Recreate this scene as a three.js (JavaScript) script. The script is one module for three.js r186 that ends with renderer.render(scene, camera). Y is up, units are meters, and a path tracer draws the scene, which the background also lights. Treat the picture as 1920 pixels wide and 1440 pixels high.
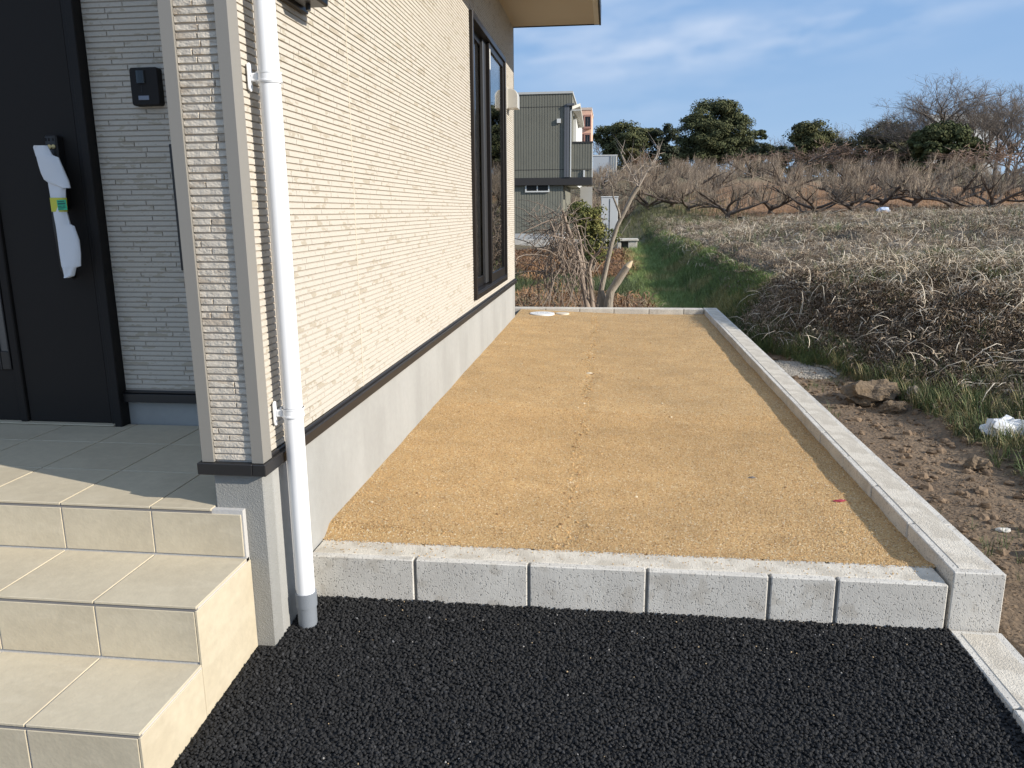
import * as THREE from 'three';
import { mergeGeometries } from 'three/addons/utils/BufferGeometryUtils.js';

// ---------------------------------------------------------------- camera, sky, sun, exposure
const scene = new THREE.Scene();
const camera = new THREE.PerspectiveCamera(52.5, 4 / 3, 0.05, 1500);
camera.position.set(0, 1.34, 0);
camera.rotation.set(-12.533 * Math.PI / 180, 7.132 * Math.PI / 180, -0.441 * Math.PI / 180, 'YXZ');
camera.updateMatrixWorld(true);
scene.add(camera);
const renderer = new THREE.WebGLRenderer({ antialias: true });
renderer.setSize(1024, 768);
renderer.toneMapping = THREE.LinearToneMapping;
renderer.toneMappingExposure = 1.25;
renderer.shadowMap.enabled = true;

const SUN = new THREE.Vector3(1, 0.48, 0.33).normalize();
const sun = new THREE.DirectionalLight(new THREE.Color(1, 0.935, 0.84), 4.9);
sun.position.copy(SUN).multiplyScalar(60); sun.target.position.set(0, 0, -8);
sun.position.add(sun.target.position);
sun.castShadow = true; sun.shadow.radius = 1;
Object.assign(sun.shadow.camera, { left: -60, right: 60, top: 40, bottom: -40, near: 1, far: 200 });
sun.shadow.mapSize.set(4096, 4096);
scene.add(sun, sun.target);

// ---------------------------------------------------------------- random numbers and noise
let rs = 12345;
const seed = (s) => { rs = s >>> 0; };
const R = () => { rs = (rs + 0x6D2B79F5) | 0; let t = Math.imul(rs ^ (rs >>> 15), 1 | rs); t = (t + Math.imul(t ^ (t >>> 7), 61 | t)) ^ t; return ((t ^ (t >>> 14)) >>> 0) / 4294967296; };
const rr = (a, b) => a + (b - a) * R();
const { lerp, clamp } = THREE.MathUtils;
const sst = (x, a, b) => { const t = clamp((x - a) / (b - a), 0, 1); return t * t * (3 - 2 * t); };
const hash = (x, y, s) => { let h = (Math.imul(x, 374761393) + Math.imul(y, 668265263) + Math.imul(s, 974634777)) | 0; h = Math.imul(h ^ (h >>> 13), 1274126177); h ^= h >>> 16; return (h >>> 0) / 4294967296; };
function vn(x, y, s = 0, px = 0, py = px) {      // value noise, optionally periodic
  let ix = Math.floor(x), iy = Math.floor(y); const fx = x - ix, fy = y - iy;
  let jx = ix + 1, jy = iy + 1;
  if (px) { ix = ((ix % px) + px) % px; jx = ((jx % px) + px) % px; iy = ((iy % py) + py) % py; jy = ((jy % py) + py) % py; }
  const u = fx * fx * (3 - 2 * fx), v = fy * fy * (3 - 2 * fy);
  const a = hash(ix, iy, s), b = hash(jx, iy, s), c = hash(ix, jy, s), d = hash(jx, jy, s);
  return a + (b - a) * u + (c - a) * v + (a - b - c + d) * u * v;
}
const fbm = (x, y, s, o = 4, px = 0, py = px) => { let t = 0, a = 0.5, n = 0; for (let i = 0; i < o; i++) { t += a * vn(x, y, s + i, px, py); n += a; a *= 0.5; x *= 2; y *= 2; px *= 2; py *= 2; } return t / n; };
function cell(x, y, s, p) {                       // nearest jittered point: [distance, id, second distance]
  const ix = Math.floor(x), iy = Math.floor(y); let d1 = 9, d2 = 9, id = 0;
  for (let j = -1; j <= 1; j++) for (let i = -1; i <= 1; i++) {
    const cx = ix + i, cy = iy + j, wx = ((cx % p) + p) % p, wy = ((cy % p) + p) % p;
    const dx = cx + hash(wx, wy, s) - x, dy = cy + hash(wx, wy, s + 1) - y, d = dx * dx + dy * dy;
    if (d < d1) { d2 = d1; d1 = d; id = hash(wx, wy, s + 2); } else if (d < d2) d2 = d;
  }
  return [Math.sqrt(d1), id, Math.sqrt(d2)];
}

// ---------------------------------------------------------------- sky picture
{
  const W = 2048, H = 1024, data = new Float32Array(W * H * 4);
  const g = (x, c, w) => Math.exp(-(((x - c) / w) ** 2));
  for (let j = 0; j < H; j++) {
    const el = ((j + 0.5) / H - 0.5) * 180;
    for (let i = 0; i < W; i++) {
      const t = ((i + 0.5) / W - 0.5) * 2 * Math.PI, cx = Math.cos(t), cz = Math.sin(t);
      const az = Math.atan2(cx, -cz) * 180 / Math.PI;
      const e = Math.max(el, 0), k = Math.exp(-e / 9.5), k2 = Math.exp(-e / 40);
      let r = 0.14 + 0.03 * k2 + 0.205 * k, gg = 0.288 + 0.035 * k2 + 0.2 * k, b = 0.555 + 0.05 * k2 + 0.07 * k;
      if (el > 0) {
        const cosS = cx * Math.cos(el * Math.PI / 180) * SUN.x + Math.sin(el * Math.PI / 180) * SUN.y + cz * Math.cos(el * Math.PI / 180) * SUN.z;
        const glow = 0.3 * Math.pow(Math.max(0, cosS), 5); r += glow; gg += glow * 0.93; b += glow * 0.8;
        const wx = az + 2.2 * fbm(az * 0.22, el * 0.3, 71, 3), wy = el - az * 0.09;
        const wisp = fbm(wx * 0.13 + 40, wy * 0.62 + 50, 5, 5), fine = fbm(wx * 0.5 + 7, wy * 2.1 + 9, 15, 4);
        let m = 0.05 + 0.85 * sst(el, 19, 36) + 0.95 * g(wy, 9.9, 1.5) * sst(az, -9, 4) * (1 - sst(az, 17, 24)) + 0.75 * g(wy, 12.2, 2.6) * g(az, -5, 7) + 0.5 * g(wy, 6.6, 1.1) * g(az, 1, 7) + 0.95 * g(wy, 9.5, 0.6) * g(az, 28, 5) + 0.55 * g(wy, 14, 3) * g(az, 5, 5);  // includes cloud overhead, out of view, added to whiten the fill in shade
        const c = clamp((wisp * 0.75 + fine * 0.25 - 0.33 + 0.12 * sst(el, 19, 36)) * 2.4, 0, 1) * clamp(m, 0, 1) * 0.75;
        r = lerp(r, 0.6, c); gg = lerp(gg, 0.67, c); b = lerp(b, 0.79, c);
      } else { const d = sst(-el, 0, 4); r = lerp(r, 0.2, d); gg = lerp(gg, 0.18, d); b = lerp(b, 0.15, d); }
      const o = (j * W + i) * 4; data[o] = r; data[o + 1] = gg; data[o + 2] = b; data[o + 3] = 1;
    }
  }
  const tex = new THREE.DataTexture(data, W, H, THREE.RGBAFormat, THREE.FloatType);
  tex.mapping = THREE.EquirectangularReflectionMapping; tex.magFilter = THREE.LinearFilter; tex.needsUpdate = true;
  scene.background = tex; scene.environment = tex;
}

// ---------------------------------------------------------------- helpers: names, things, parts
const used = new Map();
function numbered(n) { const k = used.get(n) ?? 0; used.set(n, k + 1); return k ? n + '_' + String(k).padStart(3, '0') : n; }
function tag(o, label, category, group) { if (label) o.userData.label = label; if (category) o.userData.category = category; if (group) o.userData.group = group; return o; }
function thing(name, label, category, pos = [0, 0, 0], group) {
  const o = new THREE.Group(); o.name = numbered(name); o.position.set(...pos); scene.add(o); return tag(o, label, category, group);
}
function part(name, geo, mat, parent = scene, pos) {
  const m = new THREE.Mesh(geo, mat); m.name = parent === scene ? numbered(name) : partName(parent, name);
  m.castShadow = m.receiveShadow = true; if (pos) m.position.set(...pos); parent.add(m); return m;
}
const partCount = new WeakMap();
function partName(parent, name) { let c = partCount.get(parent); if (!c) partCount.set(parent, c = {}); const k = c[name] ?? 0; c[name] = k + 1; return k ? name + '_' + String(k).padStart(3, '0') : name; }
const kind = (o, k) => { o.userData.kind = k; return o; };
function copyThing(src, label) { const c = src.clone(); c.name = numbered(src.name.replace(/_\d+$/, '')); c.userData = { ...src.userData }; if (label) c.userData.label = label; scene.add(c); return c; }
// a point on the plane z = -d seen at a place of the 1920 x 1440 photograph (used to read real places off it)
const vTmp = new THREE.Vector3(), surveyTurn = new THREE.Quaternion().setFromEuler(new THREE.Euler(-12.533 * Math.PI / 180, 7.132 * Math.PI / 180, -0.441 * Math.PI / 180, 'YXZ'));
function at(px, py, d) {
  vTmp.set((px - 960) / 1460, -(py - 720) / 1460, -1).applyQuaternion(surveyTurn);
  const t = d / -vTmp.z; return [vTmp.x * t, 1.34 + vTmp.y * t, -d];
}

// ---------------------------------------------------------------- geometry helpers
class GB {                                        // collects triangles; flat or smooth
  constructor() { this.p = []; this.u = []; this.c = []; this.col = null; }
  tri(a, b, c, ua, ub, uc) { this.p.push(...a, ...b, ...c); this.u.push(...(ua ?? [0, 0]), ...(ub ?? [0, 0]), ...(uc ?? [0, 0])); if (this.col) for (let i = 0; i < 3; i++) this.c.push(...this.col); }
  quad(a, b, c, d, ua, ub, uc, ud) { this.tri(a, b, c, ua, ub, uc); this.tri(a, c, d, ua, uc, ud); }
  geo() {
    const g = new THREE.BufferGeometry();
    g.setAttribute('position', new THREE.Float32BufferAttribute(this.p, 3)); g.setAttribute('uv', new THREE.Float32BufferAttribute(this.u, 2));
    if (this.c.length) g.setAttribute('color', new THREE.Float32BufferAttribute(this.c, 3));
    g.computeVertexNormals(); return g;
  }
}
function boxUV(g, ou = 0, ov = 0) {               // uv in metres from the dominant axis of each face
  if (g.index) g = g.toNonIndexed();
  const p = g.attributes.position, n = g.attributes.normal ?? (g.computeVertexNormals(), g.attributes.normal), uv = new Float32Array(p.count * 2);
  for (let i = 0; i < p.count; i += 3) {
    let nx = 0, ny = 0, nz = 0; for (let k = 0; k < 3; k++) { nx += n.getX(i + k); ny += n.getY(i + k); nz += n.getZ(i + k); }
    nx = Math.abs(nx); ny = Math.abs(ny); nz = Math.abs(nz);
    for (let k = i; k < i + 3; k++) {
      const [u, v] = nx >= ny && nx >= nz ? [p.getZ(k), p.getY(k)] : ny >= nz ? [p.getX(k), p.getZ(k)] : [p.getX(k), p.getY(k)];
      uv[k * 2] = u + ou; uv[k * 2 + 1] = v + ov;
    }
  }
  g.setAttribute('uv', new THREE.BufferAttribute(uv, 2)); return g;
}
function cbox(x0, x1, y0, y1, z0, z1, c = 0.003, ou = 0, ov = 0) {   // box with chamfered edges, 44 triangles
  const X = [x0, x1], Y = [y0, y1], Z = [z0, z1], g = new GB(), S = [1, -1];
  const V = (i, j, k, ax) => [X[i] + (ax === 0 ? 0 : S[i] * c), Y[j] + (ax === 1 ? 0 : S[j] * c), Z[k] + (ax === 2 ? 0 : S[k] * c)];
  const cen = [(x0 + x1) / 2, (y0 + y1) / 2, (z0 + z1) / 2];
  const put = (pts) => {
    const a = pts[0], b = pts[1], d = pts[2], n = [(b[1] - a[1]) * (d[2] - a[2]) - (b[2] - a[2]) * (d[1] - a[1]), (b[2] - a[2]) * (d[0] - a[0]) - (b[0] - a[0]) * (d[2] - a[2]), (b[0] - a[0]) * (d[1] - a[1]) - (b[1] - a[1]) * (d[0] - a[0])];
    if (n[0] * (a[0] - cen[0]) + n[1] * (a[1] - cen[1]) + n[2] * (a[2] - cen[2]) < 0) pts = pts.slice().reverse();
    pts.length === 3 ? g.tri(...pts) : g.quad(...pts);
  };
  for (const i of [0, 1]) {
    put([V(i, 0, 0, 0), V(i, 1, 0, 0), V(i, 1, 1, 0), V(i, 0, 1, 0)]); put([V(0, i, 0, 1), V(1, i, 0, 1), V(1, i, 1, 1), V(0, i, 1, 1)]); put([V(0, 0, i, 2), V(1, 0, i, 2), V(1, 1, i, 2), V(0, 1, i, 2)]);
    for (const j of [0, 1]) {
      put([V(i, j, 0, 0), V(i, j, 1, 0), V(i, j, 1, 1), V(i, j, 0, 1)]); put([V(i, 0, j, 0), V(i, 1, j, 0), V(i, 1, j, 2), V(i, 0, j, 2)]); put([V(0, i, j, 1), V(1, i, j, 1), V(1, i, j, 2), V(0, i, j, 2)]);
      for (const k of [0, 1]) put([V(i, j, k, 0), V(i, j, k, 1), V(i, j, k, 2)]);
    }
  }
  return boxUV(g.geo(), ou, ov);
}
function box(x0, x1, y0, y1, z0, z1) { const g = new THREE.BoxGeometry(x1 - x0, y1 - y0, z1 - z0); g.translate((x0 + x1) / 2, (y0 + y1) / 2, (z0 + z1) / 2); return boxUV(g); }
const merge = (a) => mergeGeometries(a.map((g) => { const n = g.index ? g.toNonIndexed() : g; for (const k of Object.keys(n.attributes)) if (!['position', 'normal', 'uv'].includes(k)) n.deleteAttribute(k); return n; }));
function cyl(r0, r1, y0, y1, x, z, n = 24, open = false) { const g = new THREE.CylinderGeometry(r1, r0, y1 - y0, n, 1, open); g.translate(x, (y0 + y1) / 2, z); return g; }

class TB {                                        // tapered tubes joined into one smooth indexed mesh
  constructor() { this.p = []; this.i = []; this.uv = []; }
  tube(pts, rad, k = 5) {
    const n = pts.length, T = new THREE.Vector3(), A = new THREE.Vector3(), B = new THREE.Vector3(), base = this.p.length / 3; let len = 0;
    for (let s = 0; s < n; s++) {
      T.subVectors(pts[Math.min(s + 1, n - 1)], pts[Math.max(s - 1, 0)]).normalize();
      if (!s) A.set(Math.abs(T.y) < 0.9 ? 0 : 1, Math.abs(T.y) < 0.9 ? 1 : 0, 0).cross(T).normalize(); else A.addScaledVector(T, -A.dot(T)).normalize();
      B.crossVectors(T, A);
      if (s) len += pts[s].distanceTo(pts[s - 1]);
      for (let q = 0; q < k; q++) {
        const a = q / k * 2 * Math.PI, r = rad[s];
        this.p.push(pts[s].x + r * (A.x * Math.cos(a) + B.x * Math.sin(a)), pts[s].y + r * (A.y * Math.cos(a) + B.y * Math.sin(a)), pts[s].z + r * (A.z * Math.cos(a) + B.z * Math.sin(a)));
        this.uv.push(q / k * 0.3, len);
      }
      if (s) for (let q = 0; q < k; q++) { const a = base + (s - 1) * k + q, b = base + (s - 1) * k + (q + 1) % k, c = a + k, d = b + k; this.i.push(a, b, d, a, d, c); }
    }
  }
  cone(a, b, r, col) {
    if (col) { this.c ??= []; while (this.c.length < this.p.length) this.c.push(1, 1, 1); for (let i = 0; i < 4; i++) this.c.push(...col); }                                  // a twig: three faces to a point
    const T = new THREE.Vector3().subVectors(b, a).normalize(), A = new THREE.Vector3(Math.abs(T.y) < 0.9 ? 0 : 1, Math.abs(T.y) < 0.9 ? 1 : 0, 0).cross(T).normalize(), B = new THREE.Vector3().crossVectors(T, A), o = this.p.length / 3;
    for (let q = 0; q < 3; q++) { const t = q / 3 * 2 * Math.PI; this.p.push(a.x + r * (A.x * Math.cos(t) + B.x * Math.sin(t)), a.y + r * (A.y * Math.cos(t) + B.y * Math.sin(t)), a.z + r * (A.z * Math.cos(t) + B.z * Math.sin(t))); this.uv.push(q * 0.1, 0); }
    this.p.push(b.x, b.y, b.z); this.uv.push(0, 1);
    this.i.push(o, o + 1, o + 3, o + 1, o + 2, o + 3, o + 2, o, o + 3);
  }
  geo() { const g = new THREE.BufferGeometry(); g.setAttribute('position', new THREE.Float32BufferAttribute(this.p, 3)); g.setAttribute('uv', new THREE.Float32BufferAttribute(this.uv, 2)); g.setIndex(this.i); if (this.c) { while (this.c.length < this.p.length) this.c.push(1, 1, 1); g.setAttribute('color', new THREE.Float32BufferAttribute(this.c, 3)); } g.computeVertexNormals(); return g; }
}
const V3 = (x, y, z) => new THREE.Vector3(x, y, z);

// ---------------------------------------------------------------- textures
const toS = (v) => { v = clamp(v, 0, 1); return Math.round(255 * (v <= 0.0031308 ? 12.92 * v : 1.055 * Math.pow(v, 1 / 2.4) - 0.055)); };
function tex(n, m, fn, srgb = true) {             // fn(u, v) in 0..1 gives a linear colour or a height
  const d = new Uint8Array(n * m * 4); 
  for (let j = 0; j < m; j++) for (let i = 0; i < n; i++) {
    const c = fn(i / n, j / m), o = (j * n + i) * 4;
    if (srgb) { d[o] = toS(c[0]); d[o + 1] = toS(c[1]); d[o + 2] = toS(c[2]); } else d[o] = d[o + 1] = d[o + 2] = Math.round(255 * clamp(c, 0, 1));
    d[o + 3] = 255;
  }
  const t = new THREE.DataTexture(d, n, m, THREE.RGBAFormat); t.wrapS = t.wrapT = THREE.RepeatWrapping; t.magFilter = THREE.LinearFilter; t.minFilter = THREE.LinearMipmapLinearFilter; t.generateMipmaps = true;
  if (srgb) t.colorSpace = THREE.SRGBColorSpace; t.needsUpdate = true; return t;
}
const rep = (t, a, b = a) => { t.repeat.set(1 / a, 1 / b); return t; };
const mix3 = (a, b, t) => [lerp(a[0], b[0], t), lerp(a[1], b[1], t), lerp(a[2], b[2], t)];
const sc3 = (a, s) => [a[0] * s, a[1] * s, a[2] * s];
const std = (o) => new THREE.MeshStandardMaterial(o);
const phys = (o) => new THREE.MeshPhysicalMaterial(o);
const C = (r, g, b) => new THREE.Color().setRGB(r, g, b);

const T = {};
// cream siding with worn tan blotches (1.2 m wide, 0.62 m high)
T.siding = rep(tex(1024, 512, (u, v) => {
  const m = fbm(u * 16, v * 24, 1, 4, 16, 24), big = fbm(u * 5, v * 10, 11, 2, 5, 10), f = fbm(u * 200, v * 100, 3, 2, 200, 100), f2 = fbm(u * 60, v * 40, 31, 3, 60, 40);
  const patch = sst(m * 0.66 + f2 * 0.2 + big * 0.3, 0.685, 0.705), chip = sst(fbm(u * 90, v * 44, 8, 2, 90, 44), 0.78, 0.83);
  let c = mix3([0.535, 0.495, 0.425], [0.49, 0.45, 0.382], f); c = mix3(c, [0.35, 0.3, 0.215], patch * 0.6); return mix3(c, [0.38, 0.335, 0.27], chip * 0.6);
}), 1.2, 0.62);
T.sidingBump = rep(tex(512, 256, (u, v) => 0.5 * fbm(u * 110, v * 60, 21, 3, 110, 60) + 0.5 * fbm(u * 30, v * 20, 22, 3, 30, 20), false), 0.5, 0.26);
T.tile = rep(tex(512, 512, (u, v) => {
  const a = fbm(u * 5, v * 5, 41, 5, 5), b = fbm(u * 60, v * 60, 45, 3, 60), s = fbm(u * 9, v * 30, 47, 3, 9, 30);
  let c = mix3([0.54, 0.47, 0.342], [0.5, 0.432, 0.312], sst(a, 0.3, 0.7)); c = mix3(c, [0.58, 0.51, 0.38], sst(s, 0.55, 0.75) * 0.35); return sc3(c, 0.93 + 0.14 * b);
}), 1.1);
T.tileBump = rep(tex(256, 256, (u, v) => fbm(u * 60, v * 60, 51, 4, 60), false), 0.4);
T.block = rep(tex(1024, 1024, (u, v) => {
  const a = fbm(u * 6, v * 6, 61, 4, 6), p = fbm(u * 260, v * 200, 63, 2, 260, 200), w = fbm(u * 260, v * 40, 66, 2, 260, 40), s = fbm(u * 14, v * 14, 68, 4, 14);
  let c = mix3([0.52, 0.505, 0.475], [0.6, 0.585, 0.55], sst(a, 0.3, 0.7)); c = sc3(c, 0.92 + 0.16 * w);
  c = mix3(c, [0.36, 0.325, 0.275], sst(s, 0.6, 0.75) * 0.4); return mix3(c, [0.15, 0.145, 0.135], sst(p, 0.7, 0.78) * 0.8);
}), 0.8);
T.blockBump = rep(tex(1024, 1024, (u, v) => { const p = fbm(u * 260, v * 200, 63, 2, 260, 200); return 0.6 + 0.1 * (fbm(u * 260, v * 40, 66, 2, 260, 40) - 0.5) + 0.2 * (fbm(u * 400, v * 400, 69, 1, 400) - 0.5) - 0.5 * sst(p, 0.66, 0.76); }, false), 0.8);
T.mortar = rep(tex(512, 512, (u, v) => { const a = fbm(u * 8, v * 8, 71, 4, 8), b = fbm(u * 150, v * 150, 75, 2, 150), st = fbm(u * 60, v * 8, 78, 2, 60, 8); return sc3(mix3([0.6, 0.565, 0.5], [0.48, 0.445, 0.385], sst(a, 0.35, 0.7)), 0.82 + 0.3 * b + 0.04 * st); }), 0.5);
T.mortarBump = rep(tex(512, 512, (u, v) => 0.85 * fbm(u * 150, v * 150, 75, 2, 150) + 0.15 * fbm(u * 100, v * 14, 79, 2, 100, 14), false), 0.5);
T.render = rep(tex(1024, 1024, (u, v) => { const a = fbm(u * 4, v * 4, 81, 5, 4), b = fbm(u * 120, v * 120, 85, 2, 120), r = fbm(u * 16, v * 3, 88, 4, 16, 3); return sc3(mix3([0.5, 0.495, 0.475], [0.585, 0.58, 0.56], sst(a * 0.6 + r * 0.4, 0.35, 0.68)), 0.96 + 0.08 * b); }), 2.2);
T.renderBump = rep(tex(512, 512, (u, v) => 0.6 * fbm(u * 110, v * 110, 91, 3, 110) + 0.4 * fbm(u * 240, v * 240, 93, 1, 240), false), 0.4);
// decomposed granite: grains of 3 to 6 mm over 1.2 m
{
  const P = 210, grain = (u, v) => cell(u * P, v * P, 101, P);
  T.gravel = rep(tex(1280, 1280, (u, v) => {
    const [d, id, e] = grain(u, v), big = fbm(u * 7, v * 7, 104, 4, 7);
    let c = id < 0.12 ? [0.36, 0.225, 0.105] : id < 0.75 ? mix3([0.505, 0.325, 0.148], [0.55, 0.378, 0.184], (id - 0.12) / 0.63) : id < 0.94 ? [0.57, 0.41, 0.21] : [0.66, 0.56, 0.4];
    c = sc3(c, 0.88 + 0.2 * big); return mix3(c, [0.4, 0.24, 0.1], sst(d / (e + 0.01), 0.8, 1) * 0.5);
  }), 1.2);
  T.gravelBump = rep(tex(1280, 1280, (u, v) => { const [d, id, e] = grain(u, v); return (1 - d) * 0.5 + id * 0.4 - 0.3 * sst(d / (e + 0.01), 0.8, 1); }, false), 1.2);
}
T.soil = rep(tex(1024, 1024, (u, v) => {
  const [d, id] = cell(u * 70, v * 70, 111, 70), a = fbm(u * 12, v * 12, 113, 5, 12), f = fbm(u * 180, v * 180, 117, 2, 180);
  return sc3(mix3([0.7, 0.7, 0.7], [1, 1, 1], a), (0.7 + 0.3 * f) * (0.85 + 0.3 * id) * (1.05 - 0.25 * d));
}), 1.7);
T.soilBump = rep(tex(1024, 1024, (u, v) => { const [d, id] = cell(u * 70, v * 70, 111, 70); return 0.35 * (1 - d) * id + 0.4 * fbm(u * 24, v * 24, 119, 5, 24) + 0.2 * fbm(u * 180, v * 180, 117, 2, 180); }, false), 1.7);
T.bark = rep(tex(256, 256, (u, v) => { const a = fbm(u * 8, v * 5, 121, 4, 8, 5), b = fbm(u * 40, v * 14, 125, 3, 40, 14); return sc3([1, 1, 1], 0.45 + 0.4 * a + 0.3 * b); }), 0.3, 0.5);
T.barkBump = rep(tex(256, 256, (u, v) => fbm(u * 40, v * 10, 125, 4, 40, 10), false), 0.3, 0.5);
T.fine = rep(tex(256, 256, (u, v) => fbm(u * 90, v * 90, 131, 3, 90), false), 0.12);
T.rock = rep(tex(512, 256, (u, v) => 0.55 * fbm(u * 34 + v * 9, v * 16, 141, 4, 34, 16) + 0.45 * fbm(u * 90, v * 45, 145, 3, 90, 45), false), 0.4, 0.2);
T.wingCol = rep(tex(512, 256, (u, v) => { const a = fbm(u * 10, v * 16, 151, 4, 10, 16), b = fbm(u * 90, v * 45, 145, 3, 90, 45); return mix3(mix3([0.51, 0.45, 0.37], [0.64, 0.58, 0.485], b), [0.4, 0.32, 0.235], sst(a, 0.6, 0.7) * 0.6); }), 0.8, 0.4);
T.patina = rep(tex(512, 512, (u, v) => { const a = fbm(u * 8, v * 8, 161, 5, 8); return sc3([1, 1, 1], 0.86 + 0.28 * a); }), 3);

const M = {
  strip: std({ map: T.siding, bumpMap: T.sidingBump, bumpScale: 0.0012, roughness: 0.88 }),
  wingStrip: std({ map: T.wingCol, bumpMap: T.rock, bumpScale: 0.0032, roughness: 0.9 }),
  groove: std({ color: C(0.41, 0.355, 0.295), bumpMap: T.sidingBump, bumpScale: 0.001, roughness: 0.92 }),
  wingGroove: std({ color: C(0.56, 0.495, 0.42), roughness: 0.92 }),
  trim: std({ color: C(0.235, 0.222, 0.198), roughness: 0.48, bumpMap: T.fine, bumpScale: 0.00008 }),
  render: std({ map: T.render, color: C(0.63, 0.63, 0.615), bumpMap: T.renderBump, bumpScale: 0.0008, roughness: 0.85 }),
  roughRender: std({ map: T.render, bumpMap: T.renderBump, bumpScale: 0.0016, roughness: 0.92, color: C(0.5, 0.5, 0.485) }),
  black: std({ color: C(0.017, 0.016, 0.016), roughness: 0.42 }),
  blackMatt: phys({ color: C(0.018, 0.016, 0.015), roughness: 0.6, specularIntensity: 0.4 }),
  bronze: std({ color: C(0.013, 0.01, 0.0085), roughness: 0.4, metalness: 0.25 }),
  door: phys({ color: C(0.024, 0.021, 0.019), roughness: 0.6, specularIntensity: 0.25, bumpMap: T.fine, bumpScale: 0.0001 }),
  glass: phys({ color: C(0.8, 0.83, 0.82), transmission: 1, thickness: 0, roughness: 0.005, ior: 1.52, specularIntensity: 1 }),
  darkGlass: phys({ color: C(0.02, 0.022, 0.022), roughness: 0.03, ior: 1.52 }),
  frost: phys({ color: C(0.075, 0.077, 0.078), roughness: 0.2, ior: 1.5 }),
  soffit: std({ color: C(0.5, 0.43, 0.33), roughness: 0.8, bumpMap: T.fine, bumpScale: 0.0002 }),
  pvc: phys({ color: C(0.8, 0.81, 0.82), roughness: 0.32, ior: 1.5, bumpMap: T.fine, bumpScale: 0.00004 }),
  sleeve: std({ color: C(0.2, 0.22, 0.245), roughness: 0.5, bumpMap: T.fine, bumpScale: 0.0003 }),
  steel: std({ color: C(0.62, 0.6, 0.56), roughness: 0.38, metalness: 0.85 }),
  whiteMetal: std({ color: C(0.6, 0.585, 0.54), roughness: 0.4, metalness: 0.3 }),
  tile: std({ map: T.tile, bumpMap: T.tileBump, bumpScale: 0.0004, roughness: 0.62 }),
  grout: std({ color: C(0.48, 0.465, 0.44), roughness: 0.9, bumpMap: T.tileBump, bumpScale: 0.0008 }),
  block: std({ map: T.block, color: C(1, 0.975, 0.93), bumpMap: T.blockBump, bumpScale: 0.0016, roughness: 0.93 }),
  joint: std({ color: C(0.2, 0.185, 0.16), bumpMap: T.mortarBump, bumpScale: 0.002, roughness: 0.95 }),
  fill: std({ map: T.mortar, color: C(1, 0.975, 0.93), bumpMap: T.mortarBump, bumpScale: 0.0022, roughness: 0.94 }),
  gravel: std({ map: T.gravel, bumpMap: T.gravelBump, bumpScale: 0.0028, roughness: 0.95, vertexColors: true }),
  grain: std({ color: C(1, 1, 1), roughness: 0.9 }),
  asphalt: std({ color: C(0.012, 0.012, 0.0125), roughness: 0.85 }),
  street: std({ map: T.mortar, color: C(1, 0.98, 0.94), roughness: 0.9 }),
  stoneBlack: phys({ color: C(1, 1, 1), roughness: 0.75, specularIntensity: 0.6 }),
  soil: std({ map: T.soil, bumpMap: T.soilBump, bumpScale: 0.02, roughness: 0.97, vertexColors: true }),
  clod: std({ map: T.soil, bumpMap: T.soilBump, bumpScale: 0.02, roughness: 0.97, color: C(0.21, 0.15, 0.093) }),
  rock: std({ map: T.soil, bumpMap: T.soilBump, bumpScale: 0.008, roughness: 0.95, color: C(0.33, 0.28, 0.22) }),
  grass: std({ color: C(1, 1, 1), roughness: 0.75 }),
  straw: std({ color: C(1, 1, 1), roughness: 0.85 }),
  barkPale: std({ map: T.bark, bumpMap: T.barkBump, bumpScale: 0.012, color: C(0.42, 0.36, 0.285), roughness: 0.95 }),
  bark: std({ map: T.bark, bumpMap: T.barkBump, bumpScale: 0.01, color: C(0.16, 0.125, 0.1), roughness: 0.95 }),
  vine: std({ map: T.bark, bumpMap: T.barkBump, bumpScale: 0.004, color: C(0.38, 0.3, 0.235), roughness: 0.95 }),
  cutWood: std({ map: T.bark, color: C(0.8, 0.64, 0.42), roughness: 0.9 }),
  twig: std({ color: C(0.25, 0.168, 0.122), roughness: 0.9 }),
  shoot: std({ color: C(0.21, 0.162, 0.113), roughness: 0.9, vertexColors: true }),
  twigDark: std({ color: C(0.17, 0.14, 0.115), roughness: 0.9 }),
  twigGrey: std({ color: C(0.3, 0.25, 0.2), roughness: 0.9 }),
  leafDark: std({ color: C(0.036, 0.05, 0.018), roughness: 0.6, vertexColors: true }),
};

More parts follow.
